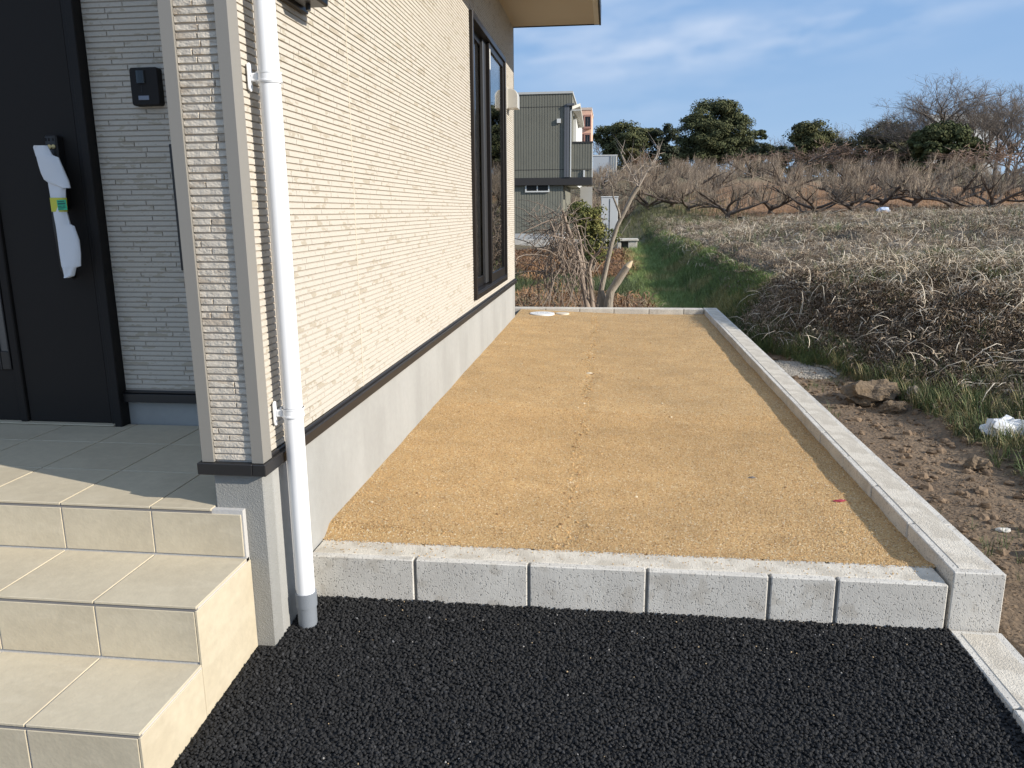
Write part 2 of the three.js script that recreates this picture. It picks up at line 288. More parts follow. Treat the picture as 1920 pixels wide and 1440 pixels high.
// ---------------------------------------------------------------- ground heights
const hOrch = (d, x) => 0.8 + 0.45 * sst(x, 4, 15) + (d < 34 ? 0 : 1) * Math.min(d - 34, 130) * 0.066 * lerp(1, 0.72, sst(x, 8, 34));
function ground(x, z, detail = true) {
  const d = Math.max(-z, 0), n = detail ? (fbm(x * 1.3 + 50, z * 1.3 + 70, 201, 4) - 0.5) : 0;
  const floor = lerp(lerp(lerp(-0.03, 0.045, sst(d, 2.5, 3.2)), -0.1, sst(d, 6, 10.5)), 0, sst(d, 16, 27));
  const xt = lerp(1.95, 1.3, sst(d, 5.2, 8.5)), xc = lerp(3.5, 2.2, sst(d, 4.6, 8.2)), hc = lerp(0.48, 0.62, sst(d, 5, 8));
  let h, rough = 0.03;
  if (x <= xt) h = floor;
  else if (x < xc) { const t = (x - xt) / (xc - xt); h = lerp(floor, hc, t * t * (3 - 2 * t) * 0.55 + t * 0.45); rough = 0.1; }
  else { const s = x - xc, mnd = detail ? (0.3 * (fbm(x * 0.7 + 3, z * 0.7, 205, 2) - 0.5) + 0.16 * (fbm(x * 2.4 + 3, z * 2.4, 208, 2) - 0.5)) * sst(s, 0, 0.5) : 0; h = mnd + hc + 0.72 * (1 - Math.exp(-s * 0.11)) * (1.36 - hc) / 0.74 * 1.02; rough = 0.2; }
  h = lerp(h, hOrch(d, x), sst(d, 27, 36) * sst(x, -1.5, 3));
  h = lerp(h, hOrch(d, x), sst(d, 48, 75));
  if (x < 0.6 && d > 9.3) h += 0.05 * Math.sin(x * 2.1 + z * 1.3);
  h += n * rough * (d > 60 ? 0.3 : 1);
  if (detail && x > 1.27 && x < xt + 0.3 && d < 8) h += 0.03 * (fbm(x * 7, z * 7, 211, 3) - 0.5) + 0.05 * sst(x, 1.5, 1.95) * (fbm(x * 4, z * 4, 215, 3) - 0.4);
  return h;
}
{
  const xs = [], zs = [], add = (a, b, s, o) => { for (let v = a; v < b - 1e-6; v += s) o.push(v); };
  add(-320, -60, 26, xs); add(-60, -12, 4, xs); add(-12, 1.15, 0.3, xs); xs.push(1.17, 1.225); add(1.27, 4.4, 0.07, xs); add(4.4, 10, 0.2, xs); add(10, 26, 0.7, xs); add(26, 90, 4, xs); add(90, 341, 25, xs);
  add(-500, -170, 33, zs); add(-170, -45, 2.2, zs); add(-45, -14, 0.35, zs); add(-14, -9.44, 0.12, zs); zs.push(-9.4, -9.35); add(-9.3, 0, 0.085, zs); add(0, 10, 1, zs); add(10, 211, 20, zs);
  const nx = xs.length, nz = zs.length, pos = new Float32Array(nx * nz * 3), uv = new Float32Array(nx * nz * 2), col = new Float32Array(nx * nz * 3), idx = [];
  for (let j = 0; j < nz; j++) for (let i = 0; i < nx; i++) {
    const x = xs[i], z = zs[j], d = -z, o = j * nx + i, inside = x < 1.2 && z > -9.375 || x < 1.25 && z > -2.45;
    const y = inside ? -0.45 : ground(x, z);
    pos.set([x, y, z], o * 3); uv.set([x, z], o * 2);
    const xt = lerp(1.95, 1.3, sst(d, 5.2, 8.5)), a = fbm(x * 0.8, z * 0.8, 221, 4), b = fbm(x * 3, z * 3, 225, 3);
    let c = mix3([0.155, 0.104, 0.062], [0.26, 0.182, 0.112], sst(a, 0.3, 0.7));                                  // bare soil
    c = mix3(c, mix3([0.13, 0.1, 0.068], [0.24, 0.185, 0.125], b), sst(x, xt - 0.1, xt + 0.35));                                  // bank under straw
    c = mix3(c, [0.075, 0.095, 0.036], sst(d, 8.5, 10) * (1 - sst(x, 1.6, 2.3)) * sst(x, 0.2, 0.6));
    c = mix3(c, [0.15, 0.11, 0.065], sst(d, 9.2, 9.6) * (1 - sst(x, 0.3, 0.6)));                    // weeds
    if (d > 26) {
      const f = sst(d, 28, 34), or = mix3([0.46, 0.255, 0.125], [0.36, 0.215, 0.115], b), ol = mix3([0.17, 0.15, 0.07], [0.24, 0.19, 0.1], b);
      c = mix3(c, mix3(ol, or, sst(x + (a - 0.5) * 5, 3, 6.5) * (1 - sst(d, 62, 85)) * (1 - 0.5 * sst(x, 22, 36))), f);
    }
    col.set(c, o * 3);
    if (i && j) { const p = o, q = o - 1, r = o - nx, s = o - nx - 1; idx.push(s, q, r, r, q, p); }
  }
  const g = new THREE.BufferGeometry(); g.setAttribute('position', new THREE.BufferAttribute(pos, 3)); g.setAttribute('uv', new THREE.BufferAttribute(uv, 2)); g.setAttribute('color', new THREE.BufferAttribute(col, 3)); g.setIndex(idx); g.computeVertexNormals();
  kind(part('terrain', g, M.soil), 'structure');
}

// ---------------------------------------------------------------- gravel bed
const gravelY = (x, z) => lerp(0.142, 0.137, sst(-z, 3, 9)) + 0.05 * Math.pow(clamp((0.3 - x) / 1.34, 0, 1), 1.3) + 0.009 * (fbm(x * 3, z * 2.2, 231, 4) - 0.5) + 0.004 * (fbm(x * 14, z * 14, 233, 2) - 0.5) + 0.014 * sst(x, 0.85, 1.1) * (fbm(x * 4, z * 3, 235, 3) - 0.5)
  - 0.006 * Math.exp(-(((x + 0.14 + 0.03 * Math.sin(z * 7)) / 0.035) ** 2)) * sst(vn(z * 5, 3, 237), 0.35, 0.8) + 0.002 * Math.exp(-(((x + 0.07 + 0.03 * Math.sin(z * 7)) / 0.03) ** 2)) * vn(z * 9, 5, 238);
{
  const nx = 90, nz = 270, pos = [], uv = [], col = [], idx = [];
  for (let j = 0; j <= nz; j++) for (let i = 0; i <= nx; i++) {
    const x = lerp(-1.045, 1.125, i / nx), z = lerp(-2.588, -9.295, j / nz);
    let y = gravelY(x, z); y = lerp(y, 0.1562, sst(z, -2.68, -2.605)); pos.push(x, y, z); uv.push(x, z);
    const a = fbm(x * 1.6, z * 2.2, 241, 4), b = fbm(x * 6, z * 9, 245, 3), t = clamp(0.84 + 0.14 * a + 0.2 * (b - 0.5), 0.6, 1.05); col.push(t * 0.98, t * 0.96, t * 0.92);
    if (i && j) { const p = j * (nx + 1) + i, r = p - nx - 1; idx.push(r - 1, r, p - 1, r, p, p - 1); }
  }
  const g = new THREE.BufferGeometry(); g.setAttribute('position', new THREE.Float32BufferAttribute(pos, 3)); g.setAttribute('uv', new THREE.Float32BufferAttribute(uv, 2)); g.setAttribute('color', new THREE.Float32BufferAttribute(col, 3)); g.setIndex(idx); g.computeVertexNormals();
  kind(part('gravel_ground', g, M.gravel), 'structure');
}
function pebble(n, flat = 0.7, detail = 0) { const g = new THREE.IcosahedronGeometry(1, detail), p = g.attributes.position; for (let i = 0; i < p.count; i++) { const k = 0.75 + 0.5 * hash(Math.round(p.getX(i) * 40), Math.round(p.getY(i) * 40) * 7 + Math.round(p.getZ(i) * 40) * 13, n); p.setXYZ(i, p.getX(i) * k, p.getY(i) * k * flat, p.getZ(i) * k); } g.computeVertexNormals(); return g; }
function scatter(name, geo, mat, list, kindOf = 'stuff') { // list of [x, y, z, scale, turn, tilt, r, g, b]
  const m = new THREE.InstancedMesh(geo, mat, list.length), q = new THREE.Quaternion(), e = new THREE.Euler(), s = new THREE.Vector3(), p = new THREE.Vector3(), w = new THREE.Matrix4(), c = new THREE.Color();
  list.forEach((l, i) => { const sc = Array.isArray(l[3]) ? l[3] : [l[3], l[3], l[3]]; e.set(l[5], l[4], l[9] ?? 0); m.setMatrixAt(i, w.compose(p.set(l[0], l[1], l[2]), q.setFromEuler(e), s.set(...sc))); m.setColorAt(i, c.setRGB(l[6], l[7], l[8])); });
  m.name = numbered(name); m.castShadow = m.receiveShadow = true; kind(m, kindOf); scene.add(m); return m;
}
{
  seed(77); const L = [];
  const put = (x, z, s) => {
    const id = R(); let c = id < 0.13 ? [0.3, 0.185, 0.09] : id < 0.72 ? mix3([0.5, 0.318, 0.145], [0.545, 0.37, 0.178], R()) : id < 0.95 ? [0.58, 0.42, 0.22] : [0.68, 0.59, 0.44];
    { const a = fbm(x * 1.6, z * 2.2, 241, 4), b = fbm(x * 6, z * 9, 245, 3), t = clamp(0.86 + 0.14 * a + 0.2 * (b - 0.5), 0.6, 1.05) * rr(0.86, 1.1); c = [c[0] * t, c[1] * t * 0.965, c[2] * t * 0.9]; } L.push([x, lerp(gravelY(x, z), 0.156, sst(z, -2.68, -2.605)) + s * 0.15, z, s, R() * 7, R() * 3, ...c]);
  };
  for (let i = 0; i < 95000; i++) put(rr(-1.03, 1.11), -2.575 - 2.03 * R(), rr(0.0013, 0.0029));
  for (let i = 0; i < 60000; i++) put(rr(-1.03, 1.11), rr(-4.6, -9.27), rr(0.0016, 0.0032));
  for (let i = 0; i < 900; i++) { const z = rr(-2.6, -9), x = R() < 0.5 ? -0.14 + 0.05 * (R() + R() - 1) : rr(-1, 1.1); put(x, z, rr(0.004, 0.0075)); }
  tag(scatter('gravel', pebble(3), M.grain, L), 'tan decomposed granite gravel spread inside the low block walls', 'gravel');
}

// ---------------------------------------------------------------- asphalt
const aspY = (z) => -0.075 * Math.max(0, z + 2.32);
{
  const g = new THREE.PlaneGeometry(8, 5.5, 2, 40); g.rotateX(-Math.PI / 2); g.translate(-2.884, 0, 0.25);
  const p = g.attributes.position; for (let i = 0; i < p.count; i++) p.setY(i, aspY(p.getZ(i)) - 0.004);
  g.computeVertexNormals(); kind(part('asphalt_ground', g, M.asphalt), 'structure');
  seed(5); const L = [], s0 = 0.0082;
  for (let z = -2.452; z < -1.28; z += s0) for (let x = -1.1; x < 1.13; x += s0) {
    if (z > -2.16 && x < -1.09 || x < -1.03 && z < -2.14) continue;
    const px = x + rr(-1, 1) * s0 * 0.55, pz = z + rr(-1, 1) * s0 * 0.55, r = rr(0.0036, 0.0068), k = R(); if (k < 0.04 || px > 1.118 || pz < -2.46) continue;
    const v = k > 0.9998 ? 0.16 : k > 0.96 ? rr(0.03, 0.045) : rr(0.009, 0.022);
    L.push([px, aspY(pz) + rr(-0.004, 0.0025) + 0.003 * (vn(px * 9, pz * 9, 251) - 0.5), pz, [r * rr(0.8, 1.35), r, r * rr(0.8, 1.2)], R() * 7, rr(-0.7, 0.7), v, v, v * 1.03, rr(-0.7, 0.7)]);
  }
  tag(scatter('asphalt_stones', pebble(9, 0.8), M.stoneBlack, L), 'coarse black open-graded asphalt stones in front of the steps and block wall', 'asphalt');
}
kind(part('street_ground', (() => { const g = new THREE.PlaneGeometry(60, 28); g.rotateX(-Math.PI / 2); g.translate(0, -0.36, 15.4); return boxUV(g); })(), M.street), 'structure');  // unseen street, made pale and brought close to bounce light into the entrance

{
  seed(19); const L = [];
  for (let i = 0; i < 260; i++) { const x = rr(-1.0, 1.08), z = -2.455 - R() * R() * 0.12 - 0.01, s = rr(0.0012, 0.003); L.push([x, 0.1585 + s * 0.3, -2.575 + (z + 2.575) * R(), s, R() * 7, R() * 3, 0.5, 0.34, 0.17]); }
  for (let i = 0; i < 150; i++) { const z = -2.44 + Math.pow(R(), 2.2) * 1.0, x = rr(-1.0, 1.1), s = rr(0.0012, 0.003), v = R() < 0.5 ? [0.42, 0.31, 0.18] : [0.35, 0.33, 0.3]; L.push([x, aspY(z) + 0.004, z, s, R() * 7, R() * 3, ...v]); }
  tag(scatter('stray_grit', pebble(7), M.grain, L), 'stray tan grit spilled over the front block wall onto the asphalt', 'grit');
}
// ---------------------------------------------------------------- low concrete block walls
function blockRun(name, label, dir, fixed0, fixed1, cuts, y0, y1, fillEnds, off = 0) {
  const t = thing(name, label, 'block wall'); const j = 0.005;
  for (let i = 0; i + 1 < cuts.length; i++) {
    const a = Math.min(cuts[i], cuts[i + 1]) + (i + (cuts[0] > cuts[1]) ? j : 0), b = Math.max(cuts[i], cuts[i + 1]) - j;
    const dy = 0.0012 * (hash(i, off, 301) - 0.5), dz = 0.0024 * (hash(i, off, 303) - 0.5);
    const g = dir === 'x' ? cbox(a, b, y0, y1 + dy, fixed0 + dz, fixed1 + dz, 0.0035, hash(i, off, 305) * 3, hash(i, off, 307) * 3) : cbox(fixed0 + dz, fixed1 + dz, y0, y1 + dy, a, b, 0.0035, hash(i, off, 305) * 3, hash(i, off, 307) * 3);
    part('concrete_block', g, M.block, t);
  }
  const lo = Math.min(...cuts), hi = Math.max(...cuts), r = 0.007;
  part('mortar_joint', dir === 'x' ? box(lo + 0.014, hi - 0.014, y0, y1 - 0.006, fixed0 + r, fixed1 - r) : box(fixed0 + r, fixed1 - r, y0, y1 - 0.006, lo + 0.014, hi - 0.014), M.joint, t);
  if (fillEnds) part('mortar_fill', dir === 'x' ? cbox(fillEnds[0], fillEnds[1], y1 - 0.02, y1 + 0.0022, fixed0 + 0.027, fixed1 - 0.027, 0.002) : cbox(fixed0 + 0.027, fixed1 - 0.027, y1 - 0.02, y1 + 0.0022, fillEnds[0], fillEnds[1], 0.002), M.fill, t);
  return t;
}
blockRun('front_block_wall', 'low grey block wall between the black asphalt and the tan gravel', 'x', -2.602, -2.453, [-1.034, -0.655, -0.255, 0.146, 0.546, 0.76, 1.106], -0.06, 0.155, [-1.03, 1.1], 1);
{ const c = [-2.453]; for (let i = 1; i < 17; i++) c.push(-2.453 - 0.4085 * i); c.push(-9.435); blockRun('side_block_wall', 'long low grey block wall along the dirt, running away from the camera', 'z', 1.114, 1.272, c, -0.15, 0.2, [-9.4, -2.49], 2); }
blockRun('back_block_wall', 'low grey block wall across the far end of the gravel bed', 'x', -9.435, -9.283, [-1.3, -0.749, -0.341, 0.063, 0.474, 0.876, 1.11], -0.15, 0.197, [-1.28, 1.1], 3);
{ const c = [-2.45]; for (let i = 1; i < 12; i++) c.push(-2.45 + 0.4085 * i); blockRun('kerb_wall', 'sunken grey block kerb at the right edge of the black asphalt', 'z', 1.117, 1.276, c, -0.5, 0.001, [-2.43, 2], 4); }

// ---------------------------------------------------------------- the new house
const WX = -1.036, PITCH = 0.0206, FZ = -8.61;       // wall plane, siding row height, far corner
const house = thing('house', 'new cream house with thin strip siding, brown window and grey concrete base', 'house', [WX, 0, -2.14]);
const hp = (n, g, m, parent = house) => { const o = part(n, g, m, parent); if (parent === house) o.position.set(-WX, 0, 2.14); return o; };
const win = { z0: -7.80, z1: -5.955, y0: 0.665, y1: 2.752 };
const TH = 0.14, S0 = WX - 0.006;
const sideWall = hp('side_wall', merge([box(S0 - TH, S0, 0.57, 3.22, win.z1, -2.16), box(S0 - TH, S0, 0.57, 3.22, FZ + 0.005, win.z0), box(S0 - TH, S0, 0.57, win.y0, win.z0, win.z1), box(S0 - TH, S0, win.y1, 3.22, win.z0, win.z1)]), M.groove);
hp('back_wall', box(-7, S0 - TH, 0.57, 3.22, FZ + 0.005, FZ + 0.145), M.strip);
hp('left_wall', box(-7.14, -7, 0.3, 3.22, FZ + 0.01, -3.03), M.strip);
hp('room_floor', box(-7, S0 - TH, 0.45, 0.56, FZ + 0.15, -3.17), M.soffit);
const wingWall = hp('wing_wall', box(-1.205, S0 - TH - 0.002, 0.6, 3.2, -3.03, -2.1445), M.wingGroove);
hp('wing_core', box(S0 - TH, S0 - 0.01, 0.6, 3.2, -2.165, -2.1445), M.wingGroove);
const doorX0 = -2.66, doorX1 = -2.075;
const entWall = hp('entrance_wall', merge([box(doorX1, -1.207, 0.6, 3.2, -3.165, -3.025), box(-7, doorX0 - 0.35, 0.6, 3.2, -3.165, -3.025), box(doorX0 - 0.35, doorX1, 2.62, 3.2, -3.165, -3.025)]), M.groove);
// siding strips: front of a strip is a bevelled slab
function stripGeo(axis, plane, a, b, y, h, proud, tone, rough = 0) {
  const g = new GB(), c = 0.0014, P = (s, yy, o) => axis === 'z' ? [plane + o, yy, s] : [s, yy, plane + o];
  const ou = hash(Math.round(a * 977), Math.round(y * 1931), 311) * 7, ov = hash(Math.round(a * 577), Math.round(y * 1331), 313) * 5;
  const U = (s, yy) => [s + ou, yy + ov]; const flip = axis === 'z';
  const q = (A, B, D, E, ua, ub, ud, ue) => flip ? g.quad(A, E, D, B, ua, ue, ud, ub) : g.quad(A, B, D, E, ua, ub, ud, ue);
  const y1 = y + h; let n = 1; if (rough) n = Math.max(2, Math.round((b - a) / 0.02));
  const zf = (i, top) => proud + (rough ? rough * (hash(i + Math.round(a * 400), Math.round(y * 900) + top * 17, 317) - 0.5) : 0);
  for (let i = 0; i < n; i++) {
    const s0 = lerp(a + c, b - c, i / n), s1 = lerp(a + c, b - c, (i + 1) / n), o0 = lerp(a, b, i / n), o1 = lerp(a, b, (i + 1) / n);
    const A = P(s0, y + c, zf(i, 0)), B = P(s1, y + c, zf(i + 1, 0)), D = P(s1, y1 - c, zf(i + 1, 1)), E = P(s0, y1 - c, zf(i, 1));
    q(A, B, D, E, U(s0, y), U(s1, y), U(s1, y1), U(s0, y1));
    q(P(o0, y, -0.001), P(o1, y, -0.001), B, A, U(s0, y), U(s1, y), U(s1, y), U(s0, y));
    q(E, D, P(o1, y1, -0.001), P(o0, y1, -0.001), U(s0, y1), U(s1, y1), U(s1, y1), U(s0, y1));
    if (i === 0) q(P(a, y, -0.001), A, E, P(a, y1, -0.001), U(a, y), U(a, y), U(a, y1), U(a, y1));
    if (i === n - 1) q(B, P(b, y, -0.001), P(b, y1, -0.001), D, U(b, y), U(b, y), U(b, y1), U(b, y1));
  }
  return g.geo();
}
{
  seed(31);
  // wing front: long rock-faced strips between the two corner trims
  const x0 = -1.1815, x1 = -1.059;
  for (let r = 0; r < 63; r++) {
    const y = 0.607 + r * PITCH, cut = R() < 0.55 ? rr(x0 + 0.012, x1 - 0.012) : null, h = 0.0168;
    const segs = cut === null ? [[x0, x1]] : [[x0, cut - 0.0012], [cut + 0.0012, x1]];
    for (const [a, b] of segs) part('siding_strip', stripGeo('x', -2.1445, a, b, y, h, 0.0065, 0, 0.0022), M.wingStrip, wingWall);
  }
  const rows = []; for (let r = 63; r < 125; r++) rows.push(stripGeo('x', -2.1445, x0, x1, 0.607 + r * PITCH, 0.0168, 0.006, 0));
  kind(part('siding_strip', merge(rows), M.wingStrip, wingWall), 'stuff');
  // entrance wall
  const many = [];
  for (let r = 0; r < 125; r++) {
    const y = 0.612 + r * PITCH; let x = doorX1 + 0.032 - (r % 3) * 0.0;
    while (x < -1.21) {
      let b = x + rr(0.11, 0.36); if (r % 5 === 0) b = x + rr(0.25, 0.5); b = Math.min(b, -1.21); if (b - x < 0.02) break;
      if (x === doorX1 + 0.032) b = Math.max(b - rr(0, 0.12), x + 0.06);
      const g = stripGeo('x', -3.025, x, b, y, 0.0176, 0.0045, 0);
      if (r < 76 && x < -1.72) part('siding_strip', g, M.strip, entWall); else many.push(g);
      x = b + 0.002;
    }
  }
  kind(part('siding_strip', merge(many), M.strip, entWall), 'stuff');
  // side wall
  const side = [], seam = [-3.16, -6.19];
  let single = 0;
  for (let r = 0; r < 126; r++) {
    const y = 0.612 + r * PITCH, h = 0.0179; let z = -2.203;
    const ends = [...seam, FZ + 0.006];
    while (z > FZ + 0.02) {
      let e = z - rr(0.16, 0.42); for (const s of ends) if (z > s + 0.004 && e < s + 0.05) e = s + (s === FZ + 0.006 ? 0 : 0.004);
      const yA = y, yB = y + h; let z2 = e;
      const overWin = yB > win.y0 - 0.004 && yA < win.y1 + 0.004;
      if (overWin && z > win.z1 && e < win.z1) z2 = win.z1 + 0.004;
      if (overWin && z <= win.z1 + 0.006 && z > win.z0) { z = win.z0 - 0.004; continue; }
      if (z - z2 > 0.012) {
        const g = stripGeo('z', S0, z2, z, y, h, 0.0045 + 0.0007 * R(), 0);
        if (z > -2.75 && y < 1.9 && single < 106 && R() < 0.95) { part('siding_strip', g, M.strip, sideWall); single++; } else side.push(g);
      }
      z = z2 - 0.001; for (const s of seam) if (Math.abs(z - s) < 0.008) z = s - 0.004;
    }
  }
  kind(part('siding_strip', merge(side), M.strip, sideWall), 'stuff');
  const sealant = std({ color: C(0.6, 0.53, 0.42), roughness: 0.8 }); for (const s of seam) part('seam_sealant', box(S0, S0 + 0.0052, 0.61, s < -6 ? win.y0 - 0.01 : 3.2, s - 0.004, s + 0.004), sealant, sideWall);
}
// corner trims (right one wraps the corner)
{
  const L = new THREE.Shape([[-1.058, -2.131], [-1.0245, -2.131], [-1.0245, -2.188], [-1.034, -2.188], [-1.034, -2.16], [-1.058, -2.16]].map(([x, z]) => new THREE.Vector2(x, -z)));
  const mk = (sh) => { const g = new THREE.ExtrudeGeometry(sh, { depth: 2.6, bevelEnabled: true, bevelSize: 0.0012, bevelThickness: 0.001, bevelSegments: 1 }); g.rotateX(-Math.PI / 2); g.translate(0, 0.602, 0); return g; };
  hp('corner_trim', mk(L), M.trim);
  const L2 = new THREE.Shape([[-1.217, -2.131], [-1.1825, -2.131], [-1.1825, -2.16], [-1.2, -2.16], [-1.2, -2.26], [-1.217, -2.26]].map(([x, z]) => new THREE.Vector2(x, -z)));
  hp('corner_trim', mk(L2), M.trim);
  hp('corner_trim', mk(new THREE.Shape([[WX - 0.03, FZ - 0.001], [WX + 0.0015, FZ - 0.001], [WX + 0.0015, FZ + 0.004], [WX - 0.03, FZ + 0.004]].map(([x, z]) => new THREE.Vector2(x, -z)))), M.trim);
}
hp('foundation', merge([cbox(-1.195, WX - 0.0005, -0.35, 0.566, FZ + 0.003, -2.21, 0.004), box(-7.14, -1.2, -0.3, 0.566, FZ + 0.012, FZ + 0.15)]), M.render);
hp('foundation_column', cbox(-1.195, WX, -0.35, 0.5662, -2.2095, -2.145, 0.004), M.roughRender);
hp('entrance_base', box(doorX1 + 0.03, -1.197, 0.44, 0.566, -3.16, -3.03), M.render);
// black drip flashing
hp('base_flashing', merge([cbox(WX - 0.02, WX + 0.022, 0.563, 0.6, FZ - 0.012, -2.1195, 0.002), cbox(WX - 0.022, WX + 0.009, 0.598, 0.611, FZ - 0.004, -2.2, 0.003)]), M.black);
hp('base_flashing', cbox(-1.232, WX - 0.0205, 0.563, 0.6, -2.16, -2.1195, 0.002), M.black);
hp('base_flashing', merge([cbox(doorX1 + 0.028, -1.21, 0.556, 0.592, -3.06, -2.998, 0.002), cbox(doorX1 + 0.028, -1.21, 0.5925, 0.604, -3.06, -3.012, 0.003)]), M.black);
// window
{
  const w = new THREE.Group(); w.name = 'window'; w.position.set(-WX, 0, 2.14); house.add(w);
  const { z0, z1, y0, y1 } = win, f = 0.045, xi = WX - 0.1, xo = WX + 0.026;
  part('frame', merge([cbox(xi, xo, y0, y1, z1 - f, z1, 0.003), cbox(xi, xo, y0, y1, z0, z0 + f, 0.003), cbox(xi, xo, y1 - f, y1, z0 + f, z1 - f, 0.003), cbox(xi, xo, y0, y0 + f, z0 + f, z1 - f, 0.003), cbox(WX - 0.035, xo - 0.004, y0 + f, y0 + f + 0.012, z0 + f, z1 - f, 0.002)]), M.bronze, w);
  const sash = (a, b, x, n) => {
    const s = 0.055, sy0 = y0 + f + 0.005, sy1 = y1 - f, g = part('sash', merge([cbox(x - 0.015, x + 0.015, sy0, sy1, b - s, b, 0.002), cbox(x - 0.015, x + 0.015, sy0, sy1, a, a + s, 0.002), cbox(x - 0.015, x + 0.015, sy1 - s, sy1, a + s, b - s, 0.002), cbox(x - 0.015, x + 0.015, sy0, sy0 + 0.085, a + s, b - s, 0.002)]), M.bronze, w);
    part('pane', box(x - 0.003, x + 0.003, sy0 + 0.083, sy1 - s + 0.002, a + s - 0.002, b - s + 0.002), M.glass, w);
    return g;
  };
  const zm = (z0 + z1) / 2;
  sash(zm - 0.02, z1 - f, WX - 0.055, 0); sash(z0 + f, zm + 0.03, WX - 0.005, 1);
  part('sticker', box(WX + 0.0105, WX + 0.0115, 2.5, 2.66, zm - 0.02, zm + 0.02), std({ color: C(0.72, 0.72, 0.68), roughness: 0.6 }), w);
  part('sticker', box(WX - 0.0395, WX - 0.0385, 2.5, 2.66, zm + 0.04, zm + 0.075), std({ color: C(0.72, 0.72, 0.68), roughness: 0.6 }), w);
  part('mullion', cbox(WX - 0.045, WX - 0.02, y0 + f + 0.02, y1 - f, zm + 0.035, zm + 0.19, 0.002), std({ color: C(0.06, 0.06, 0.062), roughness: 0.35, metalness: 0.3 }), w);
}
// eave and roof
hp('soffit', box(-7.2, -0.15, 3.2, 3.212, FZ, -2.6), M.soffit);
hp('fascia', merge([cbox(-0.15, -0.132, 3.185, 3.36, FZ - 0.01, -2.59, 0.002), cbox(-7.2, -0.151, 3.19, 3.36, FZ - 0.012, FZ - 0.002, 0.002)]), M.bronze);
hp('soffit_trim', cbox(-0.2, -0.151, 3.192, 3.1995, FZ + 0.002, -2.6, 0.002), std({ color: C(0.6, 0.55, 0.46), roughness: 0.7 }));
hp('roof', box(-7.2, -0.155, 3.214, 3.38, FZ + 0.005, -2.6), M.blackMatt);
// front door with its side light
{
  const dr = new THREE.Group(); dr.name = 'front_door'; dr.position.set(-WX, 0, 2.14); house.add(dr);
  const zf = -2.995, y0 = 0.462, y1 = 2.6;
  part('frame', merge([cbox(doorX1 - 0.005, doorX1 + 0.03, 0.44, y1 + 0.04, -3.1, zf + 0.025, 0.003), cbox(doorX1 - 0.03, doorX1 - 0.0055, y0, y1, -3.1, zf + 0.008, 0.003), cbox(doorX0 - 0.35, doorX1 - 0.031, y1, y1 + 0.04, -3.1, zf + 0.02, 0.003), cbox(doorX0 - 0.35, doorX0 - 0.31, 0.44, y1 - 0.001, -3.1, zf + 0.02, 0.003)]), M.blackMatt, dr);
  part('door_leaf', cbox(-2.488, doorX1 - 0.033, y0, y1 - 0.002, -3.06, zf, 0.003), M.door, dr);
  part('door_leaf', cbox(-2.97, -2.532, y0, y1 - 0.002, -3.06, zf - 0.006, 0.003), M.door, dr);
  part('mullion', merge([cbox(-2.528, -2.492, y0, y1 - 0.002, -3.06, zf + 0.012, 0.004)]), M.door, dr);
  part('glass_slit', merge([box(-2.585, -2.548, 0.77, 2.4, zf - 0.0055, zf - 0.0035)]), M.frost, dr);
  part('glass_frame', merge([cbox(-2.5475, -2.541, 0.69, 2.42, zf - 0.006, zf + 0.004, 0.002), cbox(-2.592, -2.585, 0.69, 2.42, zf - 0.006, zf + 0.004, 0.002), cbox(-2.585, -2.548, 0.69, 0.769, zf - 0.006, zf + 0.001, 0.002)]), M.black, dr);
  part('threshold', cbox(doorX0 - 0.35, doorX1 - 0.006, 0.4565, 0.4615, -3.1, zf + 0.03, 0.001), M.tile, dr);
  const lk = part('lock', cbox(-2.218, -2.166, 1.36, 1.645, zf, zf + 0.045, 0.006), M.black, dr);
  for (const dx of [-2.196, -2.179]) { const k = new THREE.CylinderGeometry(0.0085, 0.0085, 0.004, 20); k.rotateX(Math.PI / 2); k.translate(dx, 1.6, zf + 0.047); part('key_cylinder', k, std({ color: C(0.62, 0.44, 0.2), roughness: 0.3, metalness: 0.9 }), lk); }
  for (const dx of [-2.21, -2.197, -2.18]) part('button', cbox(dx - 0.003, dx + 0.003, 1.622, 1.634, zf + 0.045, zf + 0.0465, 0.001), M.blackMatt, lk);
  const hb = new TB(); hb.tube([V3(-2.19, 1.6, zf + 0.03), V3(-2.19, 1.5, zf + 0.062), V3(-2.195, 1.3, zf + 0.066), V3(-2.2, 1.12, zf + 0.05), V3(-2.2, 1.09, zf)], [0.012, 0.014, 0.014, 0.014, 0.012], 12);
  part('handle', hb.geo(), M.black, dr);
}
